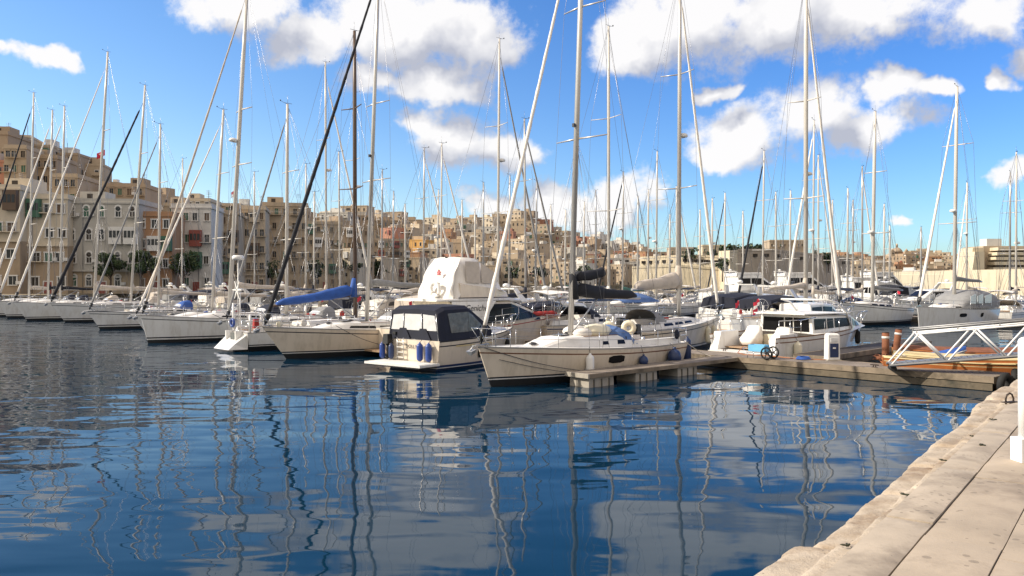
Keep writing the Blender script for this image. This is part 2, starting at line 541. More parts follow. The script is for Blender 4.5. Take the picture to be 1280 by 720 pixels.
# ------------------------------------------------------------------ boats
class Hull:
    """stern at x = 0, bow at x = L, port is +y, waterline z = 0"""
    def __init__(h, L, B, bow, stern, rake=0.9, wt=0.72, transom=0.25, flare=0.80, full=2.1, smax=0.42, sag=0.06):
        h.L, h.B, h.bow, h.stern, h.rake, h.wt, h.transom, h.flare, h.full, h.smax, h.sag = L, B, bow, stern, rake, wt, transom, flare, full, smax, sag

    def zs(h, s):
        return h.stern + (h.bow - h.stern) * s ** 1.5 - h.sag * math.sin(math.pi * s)

    def hb(h, s):
        b = h.B / 2
        if s < h.smax:
            return b * (h.wt + (1 - h.wt) * math.sin(math.pi / 2 * s / h.smax))
        u = (s - h.smax) / (1 - h.smax)
        return max(b * (1 - u ** h.full), 0.025)

    def pt(h, s, z, side=1, out=0.0):
        q = max(-0.4, z / h.zs(s))
        w = lerp(h.flare, 0.62, max(0, (s - 0.5) * 2) ** 1.5)
        y = h.hb(s) * (w + (1 - w) * max(q, 0) ** 0.75) if q >= 0 else h.hb(s) * w * (1 + q * 0.9)
        x = s * (h.L - h.rake) + h.rake * max(q, -0.3) * s ** 5 + h.transom * (1 - q) * (1 - s) ** 9 * 1.0
        return Vector((x, side * (y + out), z))

    def s_of(h, x):
        return min(max(x / (h.L - h.rake * 0.5), 0), 1)

    def mesh(h, top, parent, bands, cove=None, N=26, rail='toerail', name='hull', keel=0.35, transom_top=None):
        """bands: [(z_low, z_high, material)] near the waterline, from the bottom up"""
        rows = [-keel]; mats = []
        for lo, hi, m in bands:
            rows.append(hi); mats.append(m)
        fr = [0.2, 0.45, 0.7]
        nb = len(rows)
        def zrow(s):
            z = list(rows); base = rows[-1]; t = h.zs(s)
            z += [lerp(base, t - 0.26, f) for f in fr]
            z += [t - 0.26, t - 0.21, t - 0.06, t]
            return z
        mats += [top] * len(fr) + [top, cove or top, top, rail]
        m = MB()
        for side in (1, -1):
            rings = [[h.pt(i / N, z, side) for z in zrow(i / N)] for i in range(N + 1)]
            m.loft(rings, top, closed=False, cap=False, mats=mats)
        # transom
        zz = [z if transom_top is None else min(z, transom_top) for z in zrow(0)]
        a = [h.pt(0, z, 1) for z in zz]; b = [h.pt(0, z, -1) for z in zz]
        m.loft([a, b], top, closed=False, cap=False, smooth=False, mats=[top if q == cove else q for q in mats])
        # bottom
        m.loft([[h.pt(i / N, -keel, 1), h.pt(i / N, -keel, -1)] for i in range(N + 1)], bands[0][2], closed=False, cap=False)
        # stem
        a = [h.pt(1, z, 1) for z in zrow(1)]; b = [h.pt(1, z, -1) for z in zrow(1)]
        m.loft([a, b], top, closed=False, cap=False, smooth=False, mats=mats)
        o = m.build(name, parent)
        return o

    def deck(h, parent, material='deck', drop=0.035, s0=0.0, s1=1.0, N=22, name='deck', camber=0.05):
        m = MB(); rings = []
        for i in range(N + 1):
            s = lerp(s0, s1, i / N); z = h.zs(s) - drop
            b = max(h.hb(s) - 0.015, 0.01); x = h.pt(s, h.zs(s)).x
            rings.append([(x, b * k, z + camber * (1 - k * k) * min(1, b)) for k in (-1, -0.6, 0, 0.6, 1)])
        m.loft(rings, material, closed=False, cap=False)
        return m.build(name, parent)

    def deck_pt(h, x, yfrac, dz=0.0):
        s = h.s_of(x)
        for _ in range(3):
            s = min(max(s + (x - h.pt(s, h.zs(s)).x) / h.L, 0), 1)
        return Vector((h.pt(s, h.zs(s)).x, h.hb(s) * yfrac, h.zs(s) + dz))


class House:
    """cabin lofted along x; stations (x, half width at foot, half width at top, z foot, z top)"""
    def __init__(c, st):
        c.st = st; c.round = 0.08

    def at(c, x):
        st = c.st
        for a, b in zip(st, st[1:]):
            if a[0] <= x <= b[0]:
                t = (x - a[0]) / max(b[0] - a[0], 1e-6)
                return [lerp(p, q, t) for p, q in zip(a[1:], b[1:])]
        return list(st[0][1:]) if x < st[0][0] else list(st[-1][1:])

    def mesh(c, material, parent, name='coachroof', roof=None, crown=0.06, round_=0.08):
        m = MB(); rings = []; c.round = round_
        for x, hb, ht, z0, z1 in c.st:
            r = min(round_, (z1 - z0) * 0.4, ht * 0.5)
            rings.append([(x, -hb, z0), (x, -ht - r * 0.3, z1 - r), (x, -ht + r, z1), (x, 0, z1 + crown * min(1, ht)), (x, ht - r, z1), (x, ht + r * 0.3, z1 - r), (x, hb, z0)])
        mats = [material, material, roof or material, roof or material, material, material, material]
        m.loft(rings, material, closed=True, cap=True, smooth=False, mats=mats)
        return m.build(name, parent)

    def side(c, x, v, side, out=0.012):
        hb, ht, z0, z1 = c.at(x)
        r = min(c.round, (z1 - z0) * 0.4, ht * 0.5)
        return Vector((x, side * (lerp(hb, ht + 0.3 * r, v) + out), lerp(z0, z1 - r, v)))

    def window(c, x0, x1, v0, v1, side, material='window_dark', slant0=0.0, slant1=0.0, n=5, th=0.012):
        """a pane lying on the cabin side; slants move its upper corners along x"""
        m = MB(); lo = []; hi = []
        for i in range(n + 1):
            t = i / n
            lo.append((lerp(x0, x1, t), v0)); hi.append((lerp(x0 + slant0, x1 + slant1, t), v1))
        rin = [[c.side(x, v, side, 0.001) for x, v in (a, b)] for a, b in zip(lo, hi)]
        rout = [[c.side(x, v, side, th) for x, v in (a, b)] for a, b in zip(lo, hi)]
        rings = [[a[0], a[1], b[1], b[0]] for a, b in zip(rin, rout)]
        m.loft(rings, material, smooth=False)
        return m


def arch(m, xs, hw, h, z0, material, n=9, power=0.75):
    """canvas hood: xs list of (x, half width, height) hoops, open underneath"""
    rings = []
    for x, w, hh in xs:
        ring = []
        for k in range(n + 1):
            t = math.pi * k / n
            cx = math.cos(t); sx = math.sin(t)
            ring.append((x, w * math.copysign(abs(cx) ** power, cx), z0 + hh * sx ** power))
        rings.append(ring)
    m.loft(rings, material, closed=False, cap=False)
    return m


def bundle(m, p0, p1, w0, h0, w1, h1, material, n=12, k=10, lumps=0.12, sag=0.06, seed=1):
    """a stowed sail under its cover lying along a boom from p0 to p1"""
    rnd = random.Random(seed)
    p0, p1 = Vector(p0), Vector(p1); d = (p1 - p0); rings = []
    side = Vector((0, 0, 1)).cross(d).normalized()
    ph = [rnd.uniform(0, 6) for _ in range(3)]
    for i in range(n + 1):
        t = i / n
        e = min(1, 0.55 + min(t, 1 - t) * 9)
        w = lerp(w0, w1, t) * e; h = lerp(h0, h1, t ** 0.7) * e
        wob = 1 + lumps * (math.sin(t * 13 + ph[0]) * 0.6 + math.sin(t * 29 + ph[1]) * 0.4)
        c = p0 + d * t + Vector((0, 0, h * 0.42 - sag * math.sin(math.pi * t)))
        ring = []
        for j in range(k):
            a = 2 * math.pi * j / k
            rr = 1 + lumps * 0.6 * math.sin(3 * a + ph[2] + t * 7)
            ring.append(c + side * (math.cos(a) * w * rr) + Vector((0, 0, math.sin(a) * h * 0.5 * wob)))
        rings.append(ring)
    return m.loft(rings, material)


BANDS = {
    'black': [(-1, 0.26, 'antifoul_black'), (0.26, 0.30, 'gelcoat'), (0.30, 0.36, 'stripe_dark')],
    'double': [(-1, 0.20, 'antifoul_black'), (0.20, 0.28, 'gelcoat'), (0.28, 0.36, 'stripe_dark')],
    'navy': [(-1, 0.10, 'antifoul_blue'), (0.10, 0.14, 'gelcoat'), (0.14, 0.24, 'stripe_navy')],
    'red': [(-1, 0.08, 'antifoul_black'), (0.08, 0.18, 'stripe_red')],
    'plain': [(-1, 0.16, 'antifoul_black')],
}


def fender(loc, label, r=0.13, length=0.62, material='white_plastic', rope_top=None, group='fenders hanging on the boats', round_=False):
    m = MB(); n = 12
    if round_:
        m.ball((0, 0, 0), (r, r, r * 1.15), material, 12, 9)
        m.tube([(0, 0, r), (0, 0, r * 1.4)], r * 0.25, 'navy_plastic', n=8)
        top = r * 1.4
    else:
        prof = [(-0.5, 0.25), (-0.47, 0.55), (-0.40, 0.9), (-0.33, 1), (0.33, 1), (0.40, 0.9), (0.47, 0.5), (0.52, 0.28), (0.56, 0.26)]
        m.loft([[(r * q * math.cos(2 * math.pi * k / n), r * q * math.sin(2 * math.pi * k / n), z * length) for k in range(n)] for z, q in prof], material)
        top = 0.56 * length
    o = m.build('fender')
    o.location = loc
    tag(o, label, 'fender', group)
    if rope_top is not None:
        rp = MB().tube([(0, 0, top - 0.02), (Vector(rope_top) - Vector(loc))], 0.011, 'rope_dark', n=5)
        rp.build('rope', o)
    return o


def guard_rails(h, parent, x0, x1, step=1.9, height=0.60, yfrac=0.965, r=0.013, pulpit=True, pushpit=True, n_lines=2):
    L = h.L
    xs = [x0 + (x1 - x0) * i / max(1, round((x1 - x0) / step)) for i in range(max(1, round((x1 - x0) / step)) + 1)]
    for side in (1, -1):
        m = MB()
        for x in xs:
            p = h.deck_pt(x, side * yfrac)
            m.tube([p, p + Vector((0, 0, height))], r, 'steel', n=5)
        for k in range(n_lines):
            hz = height * (1 - 0.48 * k)
            m.tube([h.deck_pt(x, side * yfrac, hz) for x in xs], r * 0.55, 'wire', n=4)
        m.build('guard_rail', parent)
    if pulpit:
        m = MB()
        xa = x1
        pts = [h.deck_pt(xa, 0.96, height), h.deck_pt(lerp(xa, L, 0.5), 0.97, height + 0.04), Vector((L + 0.12, 0.22, h.bow + height + 0.05)),
               Vector((L + 0.12, -0.22, h.bow + height + 0.05)), h.deck_pt(lerp(xa, L, 0.5), -0.97, height + 0.04), h.deck_pt(xa, -0.96, height)]
        m.tube(pts, r * 1.25, 'steel', n=6)
        lowp = [h.deck_pt(xa, 0.96, height * .5), h.deck_pt(lerp(xa, L, 0.5), 0.97, height * .5), Vector((L - 0.1, 0.12, h.bow + height * .5))]
        m.tube(lowp, r, 'steel', n=5)
        m.tube([Vector((p[0], -p[1], p[2])) for p in lowp], r, 'steel', n=5)
        for sgn in (1, -1):
            m.tube([h.deck_pt(lerp(xa, L, 0.45), sgn * 0.93), h.deck_pt(lerp(xa, L, 0.5), sgn * 0.97, height + 0.04)], r, 'steel', n=5)
            m.tube([h.deck_pt(L - 0.35, sgn * 0.8), Vector((L + 0.12, sgn * 0.22, h.bow + height + 0.05))], r, 'steel', n=5)
        m.build('pulpit', parent)
    if pushpit:
        m = MB(); hb = h.hb(0) * 0.95; z = h.stern
        pts = [h.deck_pt(x0, 0.96, height), Vector((0.08, hb, z + height)), Vector((0.05, hb * 0.4, z + height))]
        for sgn in (1, -1):
            q = [Vector((p[0], sgn * p[1], p[2])) for p in pts]
            m.tube(q, r * 1.25, 'steel', n=6)
            m.tube([p - Vector((0, 0, height * 0.48)) for p in q], r, 'steel', n=5)
            for p in q[1:]:
                m.tube([p - Vector((0, 0, height)), p], r, 'steel', n=5)
        m.tube([Vector((0.05, hb * 0.4, z + 0.03)), Vector((0.05, -hb * 0.4, z + 0.03))], r, 'steel', n=5)
        m.build('pushpit', parent)


def rig(root, h, deck_z, x, height, r=0.085, m_mast='alu', rake=2.0, spreaders=(0.36, 0.68), spread=0.8, shroud=0.008, furl=None, furl_r=0.05,
        furl_top=0.95, bow_x=None, boom=None, backstay=True, top_gear=True, radar=None, lamp=False, spread_mat=None, bow_z=None, inner=False, det=1):
    """mast with spreaders, wires, rolled headsail and boom. x: mast foot; height above the water; rake leans the head aft."""
    tx = x - math.tan(R(rake)) * (height - deck_z)
    def mp(z):
        return Vector((lerp(x, tx, (z - deck_z) / (height - deck_z)), 0, z))
    m = MB()
    m.tube([mp(deck_z), mp(lerp(deck_z, height, 0.8)), mp(height)], [r, r * 0.95, r * 0.72], m_mast, n=8, aspect=0.8)
    mast = m.build('mast', root)
    L = h.L
    bx = bow_x if bow_x is not None else L - 0.12
    bz = bow_z if bow_z is not None else h.bow + 0.08
    span = [lerp(deck_z, height, f) for f in spreaders]
    tips = []
    for i, z in enumerate(span):
        w = spread * (1 - 0.18 * i) * h.B / 2 * 0.95
        p = mp(z)
        m = MB()
        for sgn in (1, -1):
            tip = p + Vector((-0.22 * w, sgn * w, 0.04))
            m.tube([p, tip], [r * 0.34, r * 0.2], spread_mat or m_mast, n=5)
        tips.append((p, w))
        m.build('spreader', mast)
    for sgn in (1, -1):
        m = MB()
        cp = h.deck_pt(x - 0.15, sgn * 0.93)
        path = [cp] + [p + Vector((-0.22 * w, sgn * w, 0.04)) for p, w in tips] + [mp(height - 0.05)]
        m.tube(path, shroud, 'wire', n=4)
        if tips:
            m.tube([h.deck_pt(x - 0.55, sgn * 0.9), mp(span[0] - 0.1)], shroud, 'wire', n=4)
            m.tube([h.deck_pt(x + 0.45, sgn * 0.9), mp(span[0] - 0.1)], shroud * 0.8, 'wire', n=4)
        m.build('shroud', root)
    top = mp(lerp(deck_z, height, furl_top))
    m = MB()
    bow_pt = Vector((bx, 0, bz))
    if furl:
        d = top - bow_pt
        m.tube([bow_pt, bow_pt + d * 0.02, bow_pt + d * 0.035], [0.03, furl_r * 1.7, furl_r * 1.7], 'black_plastic', n=8)
        nf = 60 if det > 0 else 14; fp = []; fr_ = []
        for i in range(nf + 1):
            u = i / nf; fp.append(bow_pt + d * lerp(.035, .94, u))
            fr_.append(furl_r * (min(1, .7 + u * 6) * lerp(1.28, .62, u)) * (1 + (.10 * math.sin(i * 2.4) + .05 * math.sin(i * 5.1 + 1) if det > 0 else 0)))
        m.tube(fp + [bow_pt + d * .95, top], fr_ + [.015, .012], furl, n=8)
        m.build('furled_sail', root)
    else:
        m.tube([bow_pt, top], shroud * 1.3, 'wire', n=4)
        m.build('forestay', root)
    if inner:
        m = MB(); m.tube([Vector((lerp(x, bx, 0.72), 0, h.bow - 0.05)), mp(lerp(deck_z, height, 0.72))], shroud * 1.2, 'wire', n=4); m.build('inner_stay', root)
    if backstay:
        m = MB(); m.tube([Vector((0.1, 0, h.stern + 0.05)), mp(height - 0.03)], shroud, 'wire', n=4); m.build('backstay', root)
    if top_gear:
        m = MB(); p = mp(height)
        m.tube([p + Vector((-0.02, 0, -0.05)), p + Vector((-0.02, 0, 0.55))], 0.010, 'wire', n=4)
        m.tube([p, p + Vector((0.45, 0.05, 0.12))], 0.012, 'wire', n=4)
        m.ball(p + Vector((0.5, 0.05, 0.16)), 0.05, 'black_plastic', 6, 4)
        m.tube([p + Vector((-0.3, 0, 0.06)), p + Vector((0.2, 0, 0.06))], 0.014, 'wire', n=4)
        m.build('wind_vane', mast)
    if radar:
        p = mp(lerp(deck_z, height, radar)) + Vector((r + 0.22, 0, 0))
        m = MB()
        m.loft([[(p.x + q * math.cos(2 * math.pi * k / 12), p.y + q * math.sin(2 * math.pi * k / 12), p.z + z) for k in range(12)] for z, q in ((0, .2), (0.03, .27), (0.15, .27), (0.22, .18))], 'white_plastic')
        m.box((p.x - 0.2, 0, p.z - 0.03), (0.4, 0.12, 0.04), 'alu')
        m.build('radar_dome', mast)
    if lamp:
        p = mp(lerp(deck_z, height, 0.47)); m = MB()
        m.box((p.x + r + 0.05, 0, p.z), (0.1, 0.1, 0.14), 'black_plastic'); m.build('deck_light', mast)
    if boom:
        z0, blen, z1, cover, w, hh = boom[:6]
        a = mp(z0) - Vector((r, 0, 0)); b = Vector((a.x - blen, 0, z1))
        m = MB().tube([a, b], [0.075, 0.065], 'alu' if m_mast != 'mast_brown' else 'mast_brown', n=8)
        bo = m.build('boom', root)
        if cover:
            m = bundle(MB(), a + Vector((-0.05, 0, 0.03)), b + Vector((0.3, 0, 0.03)), w, hh, w * 0.6, hh * 0.45, cover, seed=int(height * 7))
            up = a + Vector((0.02, 0, hh * 0.95))
            m.tube([a + Vector((0.0, 0, -0.1)), a + Vector((0.01, 0, hh * 0.5)), up + Vector((0.06, 0, 0.25))], [w * 0.7, w * 0.65, w * 0.4], cover, n=8)
            m.build('sail_cover', bo)
        m = MB().tube([a + Vector((-blen * 0.35, 0, -0.05)), mp(deck_z + 0.12) - Vector((r, 0, 0))], 0.03, 'alu_grey', n=6)
        m.build('boom_vang', root)
        if det > 0:
            m = MB().tube([b, mp(height - 0.05)], shroud * 0.8, 'wire', n=4); m.build('topping_lift', root)
            m = MB()
            for f in (0.35, 0.6, 0.85):
                for sgn in (1, -1):
                    m.tube([a.lerp(b, f) + Vector((0, sgn * 0.1, 0.1)), mp(span[0] if span else height * .6)], shroud * 0.5, 'wire', n=3)
            m.build('lazy_jacks', root)
    return mp


def spray_hood(root, x, hw, z0, h, canvas, x_len=1.2):
    m = MB()
    arch(m, [(x + x_len, hw * 0.95, 0.06), (x + x_len * 0.7, hw, h * 0.62), (x + x_len * 0.35, hw, h * 0.95), (x, hw * 0.98, h)], 0, 0, z0, canvas)
    o = m.build('spray_hood', root)
    m = MB()
    arch(m, [(x + x_len * 0.88, hw * 0.72, h * 0.34), (x + x_len * 0.72, hw * 0.74, h * 0.6)], 0, 0, z0 + 0.03, 'vinyl', power=0.55)
    m.build('hood_window', o)
    return o


def bimini(root, x0, x1, hw, z, canvas):
    m = MB(); rings = []
    for i in range(5):
        x = lerp(x0, x1, i / 4)
        rings.append([(x, hw * k, z - 0.16 * k * k - 0.04 * abs(i - 2)) for k in (-1, -.6, -.2, .2, .6, 1)])
    m.loft(rings, canvas, closed=False, cap=False)
    m.loft([[(p[0], p[1], p[2] - 0.03) for p in r_] for r_ in rings], canvas, closed=False, cap=False)
    o = m.build('bimini', root)
    m = MB()
    for x, xb in ((x0, x0 + 0.6), (lerp(x0, x1, .5), x0 + 0.7), (x1, x0 + 0.8)):
        for sgn in (1, -1):
            m.tube([(x, sgn * hw, z - 0.18), (xb, sgn * hw * 1.02, z - 1.5)], 0.014, 'steel', n=5)
    m.build('bimini_frame', o)
    return o


def anchor_on(root, h):
    m = MB(); x, z = h.L, h.bow
    m.box((x - 0.15, 0, z + 0.02), (0.7, 0.16, 0.06), 'steel')
    m.tube([(x - 0.5, 0, z + 0.07), (x + 0.22, 0, z + 0.03), (x + 0.38, 0, z - 0.14)], 0.028, 'alu_grey', n=6)
    m.hexa([(x + 0.36, -0.04, z - 0.30), (x + 0.44, -0.16, z - 0.16), (x + 0.44, 0.16, z - 0.16), (x + 0.36, 0.04, z - 0.30),
            (x + 0.16, -0.03, z - 0.22), (x + 0.2, -0.15, z - 0.08), (x + 0.2, 0.15, z - 0.08), (x + 0.16, 0.03, z - 0.22)], 'alu_grey')
    return m.build('anchor', root)


def flag_on(root, p, staff, colour='red_cloth', w=0.55, hgt=0.36, white=False):
    p = Vector(p)
    m = MB().tube([p, p + Vector((-0.15, 0, staff))], 0.012, 'steel', n=5)
    st = m.build('flagstaff', root)
    m = MB(); top = p + Vector((-0.15, 0, staff)); rings = []
    for i in range(8):
        t = i / 7
        off = Vector((-w * t * 0.75, 0.06 * math.sin(t * 7), -0.22 * t))
        rings.append([top + off, top + off - Vector((-0.02, 0.02, hgt * 0.5)), top + off - Vector((0, 0, hgt))])
    m.loft(rings, colour, closed=False, cap=False, mats=[colour, 'white_cloth' if white else colour, colour])
    m.build('flag', st)


def sailboat(label, t=None, off=0.4, bow_in=True, L=11.0, B=3.5, bow=1.35, stern=1.05, hull='gelcoat', bands='double', cove=None,
             mast_px=None, mast_x=None, mast_h=16.0, boom_drop=0.12, kit=False, mast_r=0.085, mast_mat='alu', rake=2.0, cover='beige_canvas', boom_len=4.2, boom_z=None, fat=0.24,
             high=0.42, furl='white_canvas', furl_r=0.055, hood='navy_canvas', bim=None, windows=3, det=1, group=None, rail='toerail',
             spreaders=(0.36, 0.68), radar=None, lamp=False, bow_anchor=True, ensign=None, head=None, origin=None, name='sailing_yacht', roof=0.42,
             stern_rack=False, rake_bow=0.9, furl_top=0.95, inner=False, flare=0.80, wire=0.008, wheel=True, vang=True, hb_full=2.1, wt=0.72):
    ang = head if head is not None else (A_IN if bow_in else A_OUT)
    if origin is None:
        origin = berth(t, -off if bow_in else 2.6 + off)
    root = thing(name, label, 'sailboat', origin, ang, group)
    h = Hull(L, B, bow, stern, rake=rake_bow, flare=flare, full=hb_full, wt=wt)
    h.mesh(hull, root, BANDS[bands], cove, N=26 if det > 0 else 16, rail=rail)
    h.deck(root)
    mx = mast_x if mast_x is not None else L * 0.58
    # coachroof
    x0, x1 = L * 0.34, L * 0.76
    st = []
    for i in range(9):
        f = i / 8; x = lerp(x0, x1, f); s = h.s_of(x); zf = h.zs(s) - 0.03
        hw = h.hb(s) * lerp(0.70, 0.55, f)
        up = roof * (1 - 0.30 * f) * (1 if f < 0.72 else max(0.08, 1 - ((f - 0.72) / 0.28) ** 1.6))
        st.append((x, hw, hw * 0.84, zf, zf + up))
    house = House(st)
    cr = house.mesh('deck' if hull != 'cream_gelcoat' else 'deck', root)
    if windows:
        xs = [lerp(x0 + 0.25, lerp(x0, x1, 0.72), k / windows) for k in range(windows + 1)]
        for side in (1, -1):
            for a, b in zip(xs, xs[1:]):
                house.window(a + 0.06, b - 0.10, 0.32, 0.74, side, slant1=-0.10, slant0=0.04).build('window', cr)
    if det > 0:
        m = MB()
        for k in (0.45, 0.66):
            x = lerp(x0, x1, k); z = house.at(x)[3] + 0.05
            m.box((x, 0, z + 0.02), (0.5, 0.5, 0.05), 'vinyl_dark')
        m.build('hatch', root)
        m = MB()   # grab rails, ropes and winches on the roof
        for side in (1, -1):
            p = [house.side(lerp(x0, x1, k), 1.0, side, -0.12) + Vector((0, 0, 0.10)) for k in (0.15, 0.35, 0.55)]
            m.tube(p, 0.016, 'wood_rail', n=5)
        m.build('grab_rail', root)
    # cockpit
    zc = h.stern
    m = MB()
    hw = h.hb(0.15) * 0.62
    for side in (1, -1):
        m.box((L * 0.19, side * (hw + 0.12), zc + 0.10), (L * 0.30, 0.24, 0.26), 'deck', taper=0.94)
    m.build('coaming', root)
    m = MB(); m.box((L * 0.19, 0, zc + 0.045), (L * 0.28, hw * 1.7, 0.03), 'teak'); m.build('cockpit_sole', root)
    if wheel:
        m = MB()
        m.tube([(L * 0.12, 0, zc + 0.05), (L * 0.125, 0, zc + 0.85)], 0.07, 'white_plastic', n=8)
        m.torus((L * 0.115, 0, zc + 0.85), 0.42, 0.016, (1, 0, 0.15), 'steel', n=20, k=5)
        for k in range(3):
            a = math.pi * k / 3
            m.tube([(L * 0.115, 0.42 * math.cos(a), zc + 0.85 + 0.42 * math.sin(a)), (L * 0.115, -0.42 * math.cos(a), zc + 0.85 - 0.42 * math.sin(a))], 0.009, 'steel', n=4)
        m.build('steering_wheel', root)
    zr = house.at(mx)[3] + 0.03 if x0 < mx < x1 else h.zs(h.s_of(mx))
    bz = boom_z or (zr + 1.15)
    rig(root, h, zr, mx, mast_h, mast_r, mast_mat, rake, spreaders, furl=furl, furl_r=furl_r, furl_top=furl_top,
        boom=(bz, boom_len, bz - boom_drop, cover, fat, high), radar=radar, lamp=lamp, det=det, inner=inner, shroud=wire)
    if det > 0:
        guard_rails(h, root, 0.9, L * 0.90)
    else:
        guard_rails(h, root, 0.9, L * 0.90, step=3, n_lines=1, pushpit=True, r=0.016)
    if hood:
        spray_hood(root, L * 0.32, h.hb(0.3) * 0.62, h.zs(0.33) + roof * 0.55, 0.75, hood)
    if bim:
        bimini(root, L * 0.02, L * 0.22, h.hb(0.1) * 0.8, zc + 2.0, bim)
    if bow_anchor:
        anchor_on(root, h)
    if ensign:
        flag_on(root, (0.1, 0.5, zc + 0.5), 0.9, ensign)
    if det > 0:
        rg = random.Random(int(L * 100 + mast_h * 10))
        for side in (1, -1):
            MB().tube([(L * .27, side * (hw + .12), zc + .2), (L * .27, side * (hw + .12), zc + .36)], [.10, .07], 'steel', n=10).build('winch', root)
        for k in range(3):
            x = rg.uniform(.4, .82) * L; y = rg.uniform(-.5, .5); pt_ = h.deck_pt(x, y)
            zz = house.at(x)[3] if x0 < x < x1 else pt_.z
            m = MB(); q = [(pt_.x + (.12 + .04 * math.sin(j)) * math.cos(j * .6), pt_.y + (.12 + .04 * math.sin(j)) * math.sin(j * .6), zz + .05 + .002 * j) for j in range(40)]
            m.tube(q, .014, rg.choice(['rope', 'rope_dark', 'blue_canvas', 'red_canvas']), n=4); m.build('rope_coil', root)
        if kit: x = L * .62; MB().box((x, .1, house.at(x)[3] + .08), (.7, .5, .16), 'white_plastic', taper=.92).build('life_raft', root)
        x = L * .05; MB().box((x, -h.hb(.05) * .8, zc + .45), (.30, .24, .5), rg.choice(['black_plastic', 'cream_plastic', 'red_canvas']), taper=.85).build('outboard_motor', root)
        for k in range(2):
            x = rg.uniform(.02, .3) * L; sd = rg.choice((1, -1)); MB().ball(h.deck_pt(x, sd * .93, .38), (.20, .07, .22), rg.choice(['cream_plastic', 'white_canvas', 'navy_canvas', 'red_canvas']), 8, 6).build('rail_bag', root)
    if stern_rack:
        m = MB()
        for sgn in (1, -1):
            m.tube([(0.15, sgn * h.hb(0) * .85, zc), (0.05, sgn * h.hb(0) * .8, zc + 1.9)], 0.022, 'steel')
        m.tube([(0.05, h.hb(0) * .8, zc + 1.9), (0.05, -h.hb(0) * .8, zc + 1.9)], 0.022, 'steel')
        m.box((0.05, 0, zc + 1.95), (0.6, 1.2, 0.04), 'window_dark')
        m.build('stern_arch', root)
    return root, h, house


def hull_window(h, root, x0, x1, z0, z1, side, name='hull_window', material='window_dark'):
    m = MB(); n = 4
    xs = [lerp(x0, x1, i / n) for i in range(n + 1)]
    def hp(x, z, out):
        s = x / (h.L - h.rake)
        return h.pt(s, z, side, out)
    rings = []
    for i, x in enumerate(xs):
        e = 0.0 if 0 < i < n else (z1 - z0) * 0.18
        rings.append([hp(x, z0 + e, 0.002), hp(x, z1 - e, 0.002), hp(x, z1 - e, 0.016), hp(x, z0 + e, 0.016)])
    m.loft(rings, material, smooth=False)
    return m.build(name, root)


